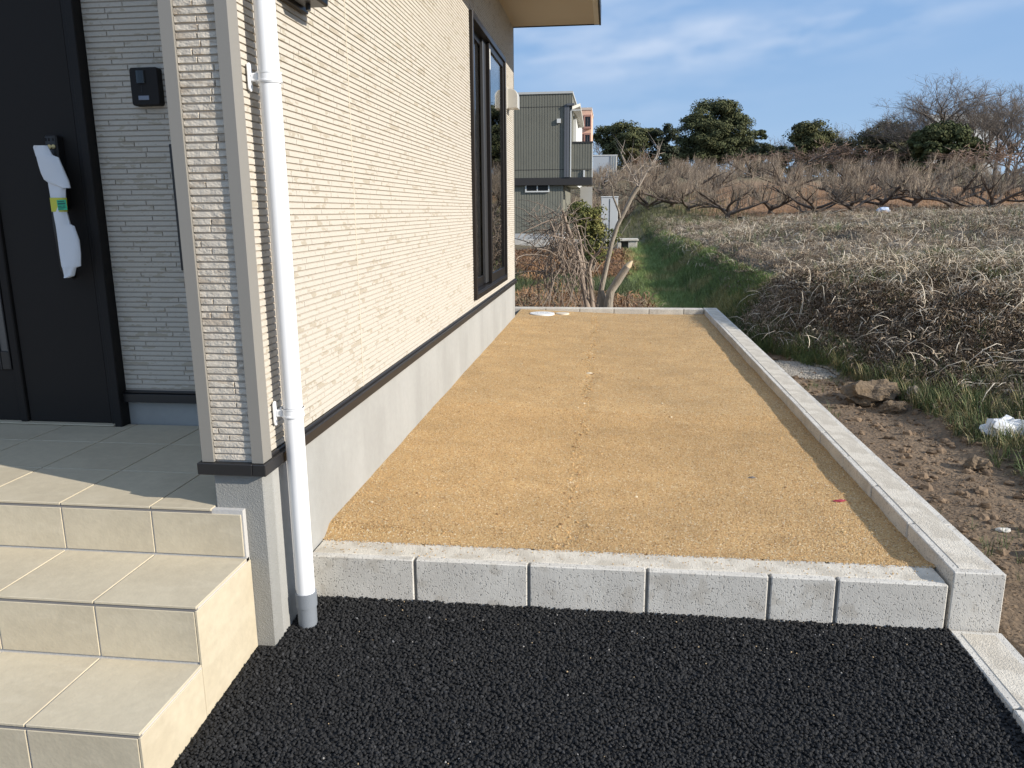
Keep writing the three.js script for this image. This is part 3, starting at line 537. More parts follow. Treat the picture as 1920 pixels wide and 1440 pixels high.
// protective paper on the handle
{
  const t = thing('protective_paper', 'white paper wrapping with yellow tape around the dark front door handle', 'wrapping', [-2.2, 1.3, -2.92]);
  const loft = (rows, depth, zoff) => {
    const n = 20, g = new THREE.BufferGeometry(), p = [], idx = [];
    rows.forEach(([y, l, r], j) => {
      const A = at(l, y, 2.93), B = at(r, y, 2.93), w = (B[0] - A[0]) / 2, cx = (A[0] + B[0]) / 2, cy = (A[1] + B[1]) / 2, ty = (B[1] - A[1]) / 2;
      for (let i = 0; i < n; i++) { const a = i / n * 2 * Math.PI, cr = 0.007 * (vn(i * 0.6, j * 0.8, 401, 12) - 0.5); p.push(cx + Math.cos(a) * w + 2.2, cy + Math.cos(a) * ty - 1.3, zoff + Math.sin(a) * Math.min(depth, Math.max(w * 0.8, 0.004)) + cr); }
      if (j) for (let i = 0; i < n; i++) { const a = (j - 1) * n + i, b = (j - 1) * n + (i + 1) % n; idx.push(a, b + n, b, a, a + n, b + n); }
    });
    g.setAttribute('position', new THREE.Float32BufferAttribute(p, 3)); g.setIndex(idx); g.computeVertexNormals(); return g;
  };
  const paper = phys({ color: C(0.72, 0.73, 0.75), roughness: 0.85, transmission: 0.0, side: THREE.DoubleSide });
  part('paper', loft([[338, 97, 128], [352, 100, 131], [371, 103, 131], [397, 107, 133], [420, 111, 139], [424, 112, 146], [450, 115, 156], [475, 119, 159], [498, 123, 159], [501, 124, 150], [516, 127, 147], [520, 127, 136]], 0.011, 0.012), paper, t);
  part('paper', loft([[274, 74, 98], [277, 73, 100], [292, 77, 108], [296, 78, 119], [310, 81, 125], [325, 86, 131], [337, 91, 137], [343, 100, 139], [348, 114, 140], [353, 127, 141]], 0.013, 0.017), paper, t);
  const tp = part('tape', loft([[371, 101.5, 132], [397, 106, 134.5]], 0.0135, 0.013), std({ color: C(0.62, 0.6, 0.07), roughness: 0.5 }), t);
  const A = at(110, 375, 2.905), B = at(130, 394, 2.905);
  const cv = document.createElement('canvas'); cv.width = 64; cv.height = 64; const c = cv.getContext('2d'); c.fillStyle = '#2fb486'; c.fillRect(0, 0, 64, 64); c.fillStyle = '#0c5f55'; [[8, 6, 46, 7], [6, 18, 52, 11], [6, 36, 28, 6], [38, 36, 18, 6], [6, 46, 50, 5], [6, 55, 40, 4]].forEach((r) => c.fillRect(...r));
  const ct = new THREE.CanvasTexture(cv); ct.colorSpace = THREE.SRGBColorSpace;
  const pg = new THREE.PlaneGeometry(B[0] - A[0], A[1] - B[1], 6, 1), pp = pg.attributes.position; for (let i = 0; i < pp.count; i++) pp.setZ(i, -0.004 * (pp.getX(i) / 0.02) ** 2);
  pg.rotateZ(0.04); pg.translate((A[0] + B[0]) / 2 + 2.2 - 0.0, (A[1] + B[1]) / 2 - 1.3, 0.0305); part('print', pg, std({ map: ct, roughness: 0.5 }), tp);
}
// ---------------------------------------------------------------- things fixed to the house
{
  const t = thing('intercom', 'black intercom with camera lens on the entrance wall beside the door', 'intercom', [-1.795, 1.82, -3.018]);
  part('body', (() => { const s = new THREE.Shape(), w = 0.054, h = 0.066, r = 0.008; s.moveTo(-w + r, -h); s.lineTo(w - r, -h); s.quadraticCurveTo(w, -h, w, -h + r); s.lineTo(w, h - r); s.quadraticCurveTo(w, h, w - r, h); s.lineTo(-w + r, h); s.quadraticCurveTo(-w, h, -w, h - r); s.lineTo(-w, -h + r); s.quadraticCurveTo(-w, -h, -w + r, -h); return new THREE.ExtrudeGeometry(s, { depth: 0.026, bevelEnabled: true, bevelSize: 0.004, bevelThickness: 0.006, bevelSegments: 3 }); })(), M.blackMatt, t);
  part('lens', (() => { const g = new THREE.CylinderGeometry(0.02, 0.02, 0.046, 20, 1, false, 0, Math.PI); g.rotateY(-Math.PI / 2); g.scale(1, 1, 0.5); g.translate(-0.012, 0.034, 0.031); return g; })(), M.darkGlass, t);
  part('button', cbox(-0.028, 0.016, -0.05, -0.034, 0.03, 0.0345, 0.001), std({ color: C(0.2, 0.22, 0.27), roughness: 0.3 }), t);
  part('mark', cbox(-0.012, -0.01, -0.026, 0.004, 0.031, 0.033, 0.0005), M.black, t);
  const m = thing('letter_slot', 'tall narrow black panel on the entrance wall behind the corner trim', 'letter box', [-1.59, 1.36, -3.018]);
  part('body', cbox(-0.135, 0.135, -0.246, 0.246, 0, 0.022, 0.002), M.black, m); part('flap', cbox(-0.12, 0.12, 0.12, 0.22, 0.023, 0.026, 0.001), M.blackMatt, m);
}
{
  const t = thing('drainpipe', 'tall white plastic drainpipe standing in front of the house corner', 'drainpipe', [-0.9795, 0, -2.272]), r = 0.0302;
  part('pipe', cyl(r, r, 0.06, 3.19, 0, 0, 36), M.pvc, t);
  for (const y of [0.712, 1.703]) {
    const b = part('bracket', merge([cyl(r + 0.0035, r + 0.0035, y, y + 0.03, 0, 0, 36), cyl(r + 0.0055, r + 0.0055, y + 0.003, y + 0.007, 0, 0, 36), cyl(r + 0.005, r + 0.005, y + 0.026, y + 0.03, 0, 0, 36), cbox(-0.0465, -0.026, y + 0.004, y + 0.026, 0.006, 0.024, 0.002), cbox(-0.04, -0.031, y, y + 0.032, -0.011, 0.011, 0.003)]), M.pvc, t);
    const s = new THREE.Shape(); s.absarc(0, 0.027, 0.011, 0, Math.PI); s.absarc(0, -0.027, 0.011, Math.PI, 2 * Math.PI);
    for (const k of [-0.026, 0.026]) { const h = new THREE.Path(); h.absellipse(0, k, 0.0032, 0.0055, 0, 2 * Math.PI); s.holes.push(h); }
    const g = new THREE.ExtrudeGeometry(s, { depth: 0.003, bevelEnabled: true, bevelSize: 0.001, bevelThickness: 0.001, bevelSegments: 1 }); g.rotateY(Math.PI / 2); g.translate(-0.051, y + 0.015, 0.022); part('plate', g, M.pvc, b);
  }
  part('sleeve', merge([cyl(r + 0.0045, r + 0.0045, 0.062, 0.112, 0, 0, 32), cyl(r + 0.001, r + 0.001, -0.06, 0.0625, 0, 0, 32)]), M.sleeve, t);
}
{
  const t = thing('vent_hood', 'small rounded metal vent hood on the wall beyond the tall window', 'vent hood', [WX, 2.42, -8.1]);
  const s = new THREE.Shape(); s.moveTo(0, -0.085); s.lineTo(0.105, -0.085); s.lineTo(0.105, 0.02); s.quadraticCurveTo(0.1, 0.085, 0.03, 0.085); s.lineTo(0, 0.085);
  const g = new THREE.ExtrudeGeometry(s, { depth: 0.14, bevelEnabled: true, bevelSize: 0.006, bevelThickness: 0.006, bevelSegments: 2, curveSegments: 10 }); g.translate(0, 0, -0.07); part('hood', g, M.whiteMetal, t);
  part('flange', cbox(0, 0.006, -0.1, 0.1, -0.095, 0.095, 0.002), M.whiteMetal, t);
}
{
  const t = thing('electric_meter', 'beige and black electric meter box on the side wall above the drainpipe', 'electric meter', [WX, 2.0, -2.6]);
  part('base_board', cbox(0.004, 0.018, -0.012, 0.34, -0.115, 0.105, 0.002), M.black, t);
  part('terminal_cover', cbox(0.0185, 0.1, 0.0, 0.1, -0.085, 0.08, 0.006), M.black, t);
  part('body', cbox(0.0185, 0.165, 0.03, 0.3, -0.1, 0.075, 0.014), std({ color: C(0.46, 0.42, 0.35), roughness: 0.5 }), t);
  part('cable', merge([cyl(0.008, 0.008, -0.02, 0.02, 0.05, -0.03, 10)]), M.black, t);
}

// ---------------------------------------------------------------- tiled porch and steps
{
  const t = thing('porch_steps', 'beige tiled porch with two steps leading to the front door', 'steps', [-1.097, 0, -2.12]);
  const X1 = -1.097, ys = [0.122, 0.295, 0.454], zs = [-1.52, -1.815, -2.12], th = 0.008, gp = 0.0024;
  const joints = [X1]; for (let i = 1; i < 10; i++) joints.push(X1 - 0.3035 * i + 0.0015);
  const put = (n, g, m) => { const o = part(n, g, m, t); o.position.set(1.097, 0, 2.12); return o; };
  put('mortar_bed', merge([box(-3.83, X1 - th + 0.0045, -0.35, ys[0] - 0.0035, zs[1] - 0.02, zs[0] - 0.0035), box(-3.83, X1 - th + 0.0045, -0.35, ys[1] - 0.0035, zs[2] - 0.02, zs[1] - 0.0035), box(-3.83, X1 - th + 0.0045, -0.35, ys[2] - 0.0035, -2.144, zs[2] - 0.0035), box(-3.83, -1.198, -0.35, ys[2] - 0.0035, -3.02, -2.1441)]), M.grout);
  const nose = std({ color: C(0.2, 0.19, 0.185), roughness: 0.9 }); for (let q = 0; q < 3; q++) put('nosing_joint', box(-3.83, q < 2 ? X1 - 0.003 : -1.2, ys[q] - th - 0.0088, ys[q] - th - 0.0004, zs[q] - 0.012, zs[q] - 0.0022), nose);
  let id = 0; const tile = (...b) => put('tile', cbox(...b, 0.0014, hash(id, 1, 333) * 5, hash(id++, 2, 333) * 5), M.tile);
  for (let i = 0; i + 1 < joints.length; i++) {
    const a = joints[i + 1] + gp, b = joints[i] - (i ? gp : 0);
    for (let s = 0; s < 3; s++) {
      const rb = i ? b : b - 0.004;
      if (s < 2) tile(a, i ? b : b - 0.001, ys[s] - th, ys[s], zs[s + 1] + gp, zs[s] + 0.001);
      tile(a, i ? b : X1 - th - 0.001, s ? ys[s - 1] + 0.004 : -0.3, ys[s] - th - 0.009, zs[s] - th, zs[s]);
    }
    const zj = [-2.119, -2.432, -2.75, -3.02];
    for (let k = 0; k < 3; k++) tile(a, i ? b : -1.2, ys[2] - th, ys[2], zj[k + 1] + gp, k ? zj[k] - gp : zj[k]);
  }
  tile(X1 - th, X1, -0.3, ys[0] - th - 0.006, zs[1] + gp, zs[0] - 0.001);
  tile(X1 - th, X1, -0.3, ys[1] - th - 0.006, -2.1435, zs[1] - gp + 0.002);
}

// ---------------------------------------------------------------- small things on the gravel
{
  const lid = (name, label, x, z, r, col) => {
    const t = thing(name, label, 'manhole cover', [x, gravelY(x, z) + 0.002, z], 'manhole covers in the gravel');
    part('lid', (() => { const g = new THREE.LatheGeometry([[0, 0.012], [r * 0.86, 0.012], [r * 0.87, 0.009], [r * 0.89, 0.009], [r * 0.9, 0.012], [r * 0.985, 0.011], [r, 0.006], [r, -0.03]].map((p) => new THREE.Vector2(...p)), 40); return g; })(), col, t);
    return t;
  };
  const a = lid('manhole_cover', 'larger white round drain cover in the far corner of the gravel', -0.76, -8.92, 0.142, std({ color: C(0.72, 0.71, 0.68), roughness: 0.6 }));
  for (const [x, z, w, d] of [[-0.07, 0, 0.008, 0.05], [-0.05, 0.01, 0.008, 0.06], [0.0, -0.02, 0.05, 0.008], [0.045, 0.01, 0.008, 0.06], [0.06, -0.005, 0.008, 0.045], [0.08, 0.02, 0.014, 0.014]]) part('mark', cbox(x - w / 2, x + w / 2, 0.0115, 0.0135, z - d / 2, z + d / 2, 0.0005), std({ color: C(0.3, 0.3, 0.3), roughness: 0.7 }), a);
  lid('manhole_cover', 'smaller beige round drain cover beside the larger white one', -0.53, -9.02, 0.078, std({ color: C(0.6, 0.53, 0.43), roughness: 0.7 }));
  const leaf = (name, label, cat, x, z, s, col, thk) => { const g = pebble(17, 0.35, 1); g.scale(s, s * thk, s * 0.45); const m = part(name, g, std({ color: col, roughness: 0.8 }), scene, [x, gravelY(x, z) + s * 0.1, z]); m.rotation.y = 0.2; tag(m, label, cat); };
  leaf('red_scrap', 'small dark red scrap lying on the gravel at the shadow edge', 'scrap', 0.975, -3.22, 0.026, C(0.3, 0.03, 0.05), 0.5);
  leaf('pebble', 'dark grey pebble lying alone on the gravel', 'stone', 0.664, -3.485, 0.016, C(0.13, 0.12, 0.115), 0.9);
  leaf('pale_stone', 'small pale stone lying in the footprint mark on the gravel', 'stone', -0.135, -5.73, 0.024, C(0.55, 0.5, 0.4), 0.7);
}

// ---------------------------------------------------------------- dirt strip, rocks, litter
const lump = (n, s, detail = 4, amp = 0.6) => { const g = new THREE.IcosahedronGeometry(1, detail), p = g.attributes.position, v = V3(0, 0, 0); for (let i = 0; i < p.count; i++) { v.fromBufferAttribute(p, i); const k = 1 + amp * (fbm(v.x * 2.6 + n + v.z * 1.5, v.y * 2.6 + v.z * 1.9 + 9, n, 5) - 0.5) * 2; p.setXYZ(i, v.x * k * s[0], v.y * k * s[1], v.z * k * s[2]); } g.computeVertexNormals(); return boxUV(g); };
{
  const put = (name, label, cat, x, z, s, mat, n, sink = 0.3, turn = 0) => { const m = part(name, lump(n, s), mat, scene, [x, ground(x, z) + s[1] * (1 - sink * 2), z]); m.rotation.y = turn; tag(m, label, cat); };
  put('dirt_mound', 'lumpy mound of brown dirt at the edge of the grass', 'dirt mound', 1.8, -5.45, [0.2, 0.085, 0.13], M.clod, 21, 0.25, 0.3);
  put('dirt_clod', 'large dirt clod in front of the lumpy brown mound', 'dirt clod', 1.86, -5.17, [0.075, 0.05, 0.055], M.clod, 23, 0.25);
  put('rock', 'rounded brown rock standing at the right end of the dirt mound', 'rock', 2.02, -5.32, [0.045, 0.06, 0.045], M.rock, 25, 0.15);
  put('rock', 'brown rock half buried beside the grass, nearest to the white bag', 'rock', 1.86, -4.0, [0.055, 0.04, 0.05], M.clod, 27, 0.25);
  put('rock', 'flat pale stone lying on the dirt close to the wall end', 'rock', 1.62, -3.2, [0.024, 0.009, 0.016], std({ color: C(0.55, 0.52, 0.46), roughness: 0.8 }), 29, 0.3);
  put('rock', 'dark brown stone low at the right edge of the dirt', 'rock', 1.66, -2.98, [0.03, 0.028, 0.03], M.clod, 33, 0.2);
  // bag
  const t = thing('plastic_bag', 'crumpled white plastic bag lying in the grass at the right edge', 'plastic bag', [2.2, ground(2.2, -4.45) + 0.03, -4.45]);
  const g = new THREE.IcosahedronGeometry(1, 5), p = g.attributes.position, v = V3(0, 0, 0); for (let i = 0; i < p.count; i++) { v.fromBufferAttribute(p, i); const r1 = Math.abs(fbm(v.x * 1.6 + 3, v.y * 1.6 + v.z * 1.8, 411, 3) - 0.5) * 2, k = 0.75 + 0.7 * r1; p.setXYZ(i, v.x * k * 0.15, Math.max(-0.03, v.y * k * 0.085), v.z * k * 0.08); }
  g.computeVertexNormals(); part('sheet', g, phys({ color: C(0.66, 0.67, 0.68), roughness: 0.55 }), t);
  const ear = new GB(); ear.quad([-0.13, 0.0, 0.02], [-0.08, 0.0, 0.03], [-0.085, 0.075, 0.02], [-0.11, 0.07, 0.0]); ear.quad([-0.05, 0.0, 0.03], [0.02, 0.0, 0.04], [0.015, 0.085, 0.02], [-0.01, 0.065, 0.01]); part('handle', ear.geo(), phys({ color: C(0.66, 0.67, 0.68), roughness: 0.55 }), t);
  // clods, gravel patch
  seed(91); const L = [];
  for (let i = 0; i < 9000; i++) { const z = rr(-2.2, -7.2), x = 1.29 + Math.pow(R(), 0.8) * (lerp(0.8, 0.3, sst(-z, 5.2, 8)) ), s = Math.pow(R(), 26) * 0.026 + rr(0.0016, 0.0046), k = rr(0.6, 1.15); L.push([x, ground(x, z) + s * 0.1, z, [s, s * 0.75, s * rr(0.8, 1.2)], R() * 7, rr(-1, 1), 0.19 * k, 0.13 * k, 0.08 * k]); }
  tag(scatter('dirt_clods', pebble(41, 0.8, 1), M.grain, L), 'loose brown clods covering the dirt strip outside the block wall', 'dirt');
  const G = []; for (let i = 0; i < 5200; i++) { const a = R() * 6.28, r = Math.sqrt(R()), x = 1.6 + Math.cos(a) * r * 0.3, z = -6.55 + Math.sin(a) * r * 0.42, s = rr(0.005, 0.011), k = rr(0.7, 1.15); if (x < 1.3) continue; G.push([x, ground(x, z) + s * 0.4 + 0.025 * (1 - r), z, s, R() * 7, R() * 3, 0.33 * k, 0.3 * k, 0.255 * k]); }
  tag(scatter('gravel_patch', pebble(43, 0.8), M.grain, G), 'small grey gravel patch between the wall and the grass', 'gravel');
}

// ---------------------------------------------------------------- grass, straw, weeds
function tuft(n, blades, len, w, spread, bend, segs = 2) {
  seed(n); const p = [], idx = [];
  for (let b = 0; b < blades; b++) {
    const a = R() * 6.283, l = len * rr(0.55, 1.1), ox = rr(-spread, spread), oz = rr(-spread, spread), bd = bend * rr(0.5, 1.4), dx = Math.cos(a), dz = Math.sin(a), sx = -dz * w / 2, sz = dx * w / 2, o = p.length / 3, tw = rr(-0.4, 0.4);
    for (let s = 0; s <= segs; s++) { const t = s / segs, an = bd * t, r = l * t * Math.sin(an), y = l * t * Math.cos(Math.min(an, 1.75)) * 0.95, k = s === segs ? 0.12 : 1 - 0.35 * t, cx = ox + dx * r - dz * tw * r * 0.5, cz = oz + dz * r + dx * tw * r * 0.5; p.push(cx - sx * k, y, cz - sz * k, cx + sx * k, y, cz + sz * k); }
    for (let s = 0; s < segs; s++) { const q = o + s * 2; idx.push(q, q + 1, q + 3, q, q + 3, q + 2); }
  }
  const g = new THREE.BufferGeometry(); g.setAttribute('position', new THREE.Float32BufferAttribute(p, 3)); g.setIndex(idx); g.computeVertexNormals(); return g;
}
const bankT = (x, z) => { const d = -z, xt = lerp(1.95, 1.3, sst(d, 5.2, 8.5)), xc = lerp(3.5, 2.2, sst(d, 4.6, 8.2)); return (x - xt) / (xc - xt); };
const inView = (x, z, m = 0.6) => x / -z > -0.75 && x < -z * 0.56 + m;
{
  const grass = [tuft(11, 9, 0.16, 0.0045, 0.03, 0.8), tuft(12, 8, 0.13, 0.004, 0.035, 1.2), tuft(13, 7, 0.22, 0.005, 0.025, 0.6, 3)];
  const straw = [tuft(21, 5, 0.2, 0.0055, 0.13, 1.8, 4), tuft(22, 5, 0.14, 0.0065, 0.13, 2.4, 4), tuft(23, 3, 0.27, 0.0055, 0.12, 1.6, 4)], litter = [tuft(27, 20, 0.09, 0.006, 0.11, 2.0, 2), tuft(28, 20, 0.065, 0.008, 0.12, 2.3, 2)], tall = [tuft(24, 8, 0.34, 0.0045, 0.1, 1.6, 4), tuft(25, 7, 0.3, 0.005, 0.12, 1.4, 4), tuft(26, 8, 0.42, 0.0045, 0.1, 1.5, 4)];
  const leafy = [tuft(31, 10, 0.16, 0.016, 0.08, 1.5, 2), tuft(32, 9, 0.13, 0.022, 0.09, 1.9, 2)];
  const gl = [[], [], []], sl = [[], [], []], wl = [[], []], dl = [[], [], []], ll = [[], []];
  seed(101);
  // the bank: straw on and above it, green on the slope foot
  for (let i = 0; i < 190000; i++) {
    const far = i > 115000, z = far ? -rr(8, 36) : -rr(2, 9.5), x = far ? rr(1.1, 19) : rr(1.4, 6.5); if (!inView(x, z)) continue;
    const t = bankT(x, z), d = -z; if (t < 0.02) continue;
    const patch = fbm(x * 0.9, z * 0.9, 501, 3), clump = fbm(x * 2.3, z * 2.3, 503, 3);
    let pg, keep;
    if (t < 1.08) { pg = d > 9 ? 1 - 0.9 * sst(t, 0.35, 0.8) : lerp(1, 0.08, sst(t, 0.12, 0.4)); keep = lerp(0.9, 0.6, sst(t, 0.3, 0.6)); }
    else { pg = 0.06 + 0.34 * sst(patch, 0.56, 0.64); keep = 0.32 + 0.6 * sst(clump, 0.42, 0.6); }
    if (d < 6.2) { const nr = (1 - sst(d, 4.6, 6.2)) * (1 - sst(t, 1.3, 2.6)); pg = Math.max(pg, nr * (0.45 + 0.5 * sst(patch, 0.4, 0.6))); keep = lerp(keep, 0.25 + 0.5 * sst(clump, 0.35, 0.6), nr); }
    if (t > 1.08 && d > 22) pg *= 0.5;
    if (R() > keep) continue;
    const y = ground(x, z) - 0.008, s = rr(0.6, 1.25) * (d > 14 ? 1.35 : 1);
    if (R() < pg) { const k = rr(0.65, 1.2), dry = R() < (d < 6.5 ? 0.38 : 0.16); gl[i % 3].push([x, y, z, s * (d < 6.5 ? 0.45 + 0.5 * clump : 0.6 + 0.4 * clump), R() * 7, rr(-0.3, 0.3), ...(dry ? [0.3 * k, 0.25 * k, 0.12 * k] : [0.1 * k, 0.135 * k, 0.042 * k])]); }
    else {
      const k = rr(0.6, 1.15), v = R(), shadeSlope = t < 1.15 && d < 14;  // sparse straw on the bank face, thinned further to imitate its shade
      if (v < (shadeSlope ? 0.95 : 0.66)) { const u = R(), c = u < 0.4 ? [0.155, 0.108, 0.07] : u < 0.74 ? [0.25, 0.18, 0.115] : [0.37, 0.28, 0.185]; ll[i % 2].push([x, y + 0.02, z, [s, s * (0.5 + 0.8 * clump), s], R() * 7, rr(-0.5, 0.5), ...sc3(c, k), rr(-0.5, 0.5)]); }
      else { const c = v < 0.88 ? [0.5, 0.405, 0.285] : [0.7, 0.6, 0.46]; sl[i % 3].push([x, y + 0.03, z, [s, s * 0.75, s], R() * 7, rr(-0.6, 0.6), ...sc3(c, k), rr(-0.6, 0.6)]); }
    }
  }
  // valley grass strip
  for (let i = 0; i < 42000; i++) { const z = -(9.45 + Math.pow(R(), 1.5) * 20), x = rr(0.42, 2.0); const k = rr(0.7, 1.25), m = fbm(x * 2, z * 1.2, 507, 3), y = ground(x, z) - 0.01; gl[i % 3].push([x, y, z, rr(0.35, 0.75) * (-z > 15 ? 1.4 : 1), R() * 7, rr(-0.3, 0.3), ...(m > 0.6 ? [0.34 * k, 0.31 * k, 0.12 * k] : [0.21 * k, 0.275 * k, 0.085 * k])]); }
  for (let i = 0; i < 12000; i++) { const z = -rr(6.6, 10.2), x = rr(1.28, 1.75), k = rr(0.6, 1.15); if (z > -7.4 && x < 1.62) continue; gl[i % 3].push([x, ground(x, z) - 0.008, z, rr(0.3, 0.7), R() * 7, rr(-0.3, 0.3), 0.13 * k, 0.17 * k, 0.055 * k]); }
  // few blades on the dirt
  for (let i = 0; i < 500; i++) { const z = -rr(2.4, 7), x = rr(1.3, 1.95), m = fbm(x * 3, z * 2, 509, 2); if (m < 0.56) continue; gl[i % 3].push([x, ground(x, z) - 0.005, z, rr(0.25, 0.5), R() * 7, 0, 0.08, 0.11, 0.035]); }
  // weeds behind the far wall, left
  for (let i = 0; i < 30000; i++) {
    const z = -(9.5 + Math.pow(R(), 1.25) * 17), x = rr(-5.5, 0.62); if (x / -z < -0.3) continue;
    const k = rr(0.6, 1.2), m = fbm(x * 1.1, z * 0.5, 511, 3), y = ground(x, z) - 0.01, near = -z < 12.5, v = R();
    if (x > 0.35 && R() < 0.4) continue;
    if (m > 0.56 && !near || v < 0.14) gl[i % 3].push([x, y, z, rr(0.8, 1.5) * (-z > 15 ? 0.6 : 1), R() * 7, rr(-0.3, 0.3), 0.085 * k, 0.115 * k, 0.04 * k]);
    else if (v < 0.62) { const c = near ? [0.6, 0.45, 0.29] : [0.38, 0.26, 0.16]; dl[i % 3].push([x, y, z, [rr(0.6, 1), rr(0.6, 1.1) * (-z > 15 ? 0.5 : 1), rr(0.6, 1)], R() * 7, rr(-0.3, 0.3), ...sc3(c, k)]); }
    else { const c = v < 0.8 ? [0.2, 0.11, 0.06] : [0.32, 0.175, 0.08]; wl[i % 2].push([x, y + rr(0, 0.1), z, rr(0.7, 1.4), R() * 7, rr(-0.5, 0.5), ...sc3(c, k)]); }
  }
  // orchard floor
  for (let i = 0; i < 16000; i++) { const z = -rr(30, 60), x = rr(-0.5, 34); if (!inView(x, z, 1)) continue; const k = rr(0.6, 1.2), g = x < 5 + 4 * (R() - 0.5); (g ? gl : sl)[i % 3].push([x, ground(x, z) - 0.01, z, rr(1.2, 2.2), R() * 7, 0, ...(g ? [0.12 * k, 0.13 * k, 0.05 * k] : [0.42 * k, 0.25 * k, 0.13 * k])]); }
  gl.forEach((l, i) => tag(scatter('grass', grass[i], M.grass, l), 'short green grass growing along the foot of the bank and the ditch', 'grass'));
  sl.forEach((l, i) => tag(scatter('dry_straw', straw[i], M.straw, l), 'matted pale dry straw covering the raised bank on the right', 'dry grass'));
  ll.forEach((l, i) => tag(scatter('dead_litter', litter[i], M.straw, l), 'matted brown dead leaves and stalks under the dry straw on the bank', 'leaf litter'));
  dl.forEach((l, i) => tag(scatter('dry_weeds', tall[i], M.straw, l), 'dry brown weeds behind the far block wall', 'weeds'));
  wl.forEach((l, i) => tag(scatter('dead_leaves', leafy[i], M.straw, l), 'reddish dead leaves in the weedy plot before the grey house', 'leaves'));
}

// ---------------------------------------------------------------- trees
function limb(tb, a, dir, len, r0, r1, k, segs, wob, up = 0) {
  const pts = [a.clone()], rad = [r0], d = dir.clone().normalize(), p = a.clone();
  for (let s = 1; s <= segs; s++) { d.x += rr(-wob, wob); d.y += rr(-wob, wob) + up; d.z += rr(-wob, wob); d.normalize(); p.addScaledVector(d, len / segs); pts.push(p.clone()); rad.push(lerp(r0, r1, s / segs)); }
  tb.tube(pts, rad, k); return { pts, d: d.clone(), end: p };
}
const rdir = () => { const u = rr(-1, 1), a = R() * 6.283, s = Math.sqrt(1 - u * u); return V3(s * Math.cos(a), u, s * Math.sin(a)); };
// pruned orchard tree: low trunk, spreading bent limbs, a dense brush of upright shoots
function orchardTree(n, h, w, shoots) {
  seed(n); const tr = new TB(), tw = new TB();
  const t = limb(tr, V3(0, -0.15, 0), V3(rr(-0.35, 0.35), 1, rr(-0.35, 0.35)), 0.62, 0.13, 0.1, 7, 3, 0.15);
  const tips = []; const nl = 5, a0 = R() * 6;
  for (let i = 0; i < nl; i++) {
    const a = a0 + i / nl * 6.283 + rr(-0.3, 0.3), d = V3(Math.cos(a), rr(0.2, 0.75), Math.sin(a));
    const l = limb(tr, t.pts[2 + (i % 2)], d, w * rr(0.38, 0.52), 0.085, 0.03, 5, 6, 0.26, 0.02); tips.push(l);
    for (let j = 0; j < 3; j++) { const q = l.pts[2 + j], e = V3(d.x + rr(-0.9, 0.9), rr(0.3, 0.9), d.z + rr(-0.9, 0.9)); tips.push(limb(tr, q, e, w * rr(0.16, 0.3), 0.04, 0.015, 4, 4, 0.22, 0.05)); }
  }
  for (let i = 0; i < shoots; i++) {
    const l = tips[Math.floor(R() * tips.length)], q = l.pts[1 + Math.floor(R() * (l.pts.length - 1))].clone().add(V3(rr(-0.1, 0.1), 0, rr(-0.1, 0.1)));
    const len = rr(0.35, 1) * h * 0.42, d = V3(rr(-0.4, 0.4), rr(0.9, 1.6), rr(-0.4, 0.4)).normalize(), e = q.clone().addScaledVector(d, len);
    const k = R(), cc = k < 0.35 ? [0.55, 0.5, 0.5] : k < 0.8 ? [1, 1, 1] : [1.75, 1.8, 1.85]; tw.cone(q, e, rr(0.008, 0.014), cc);
    for (let s = 0; s < 2; s++) { const f = q.clone().lerp(e, rr(0.2, 0.7)); tw.cone(f, f.clone().addScaledVector(V3(rr(-0.8, 0.8), rr(0.3, 1.4), rr(-0.8, 0.8)).normalize(), rr(0.15, 0.4)), 0.007, cc); }
  }
  return [tr.geo(), tw.geo()];
}
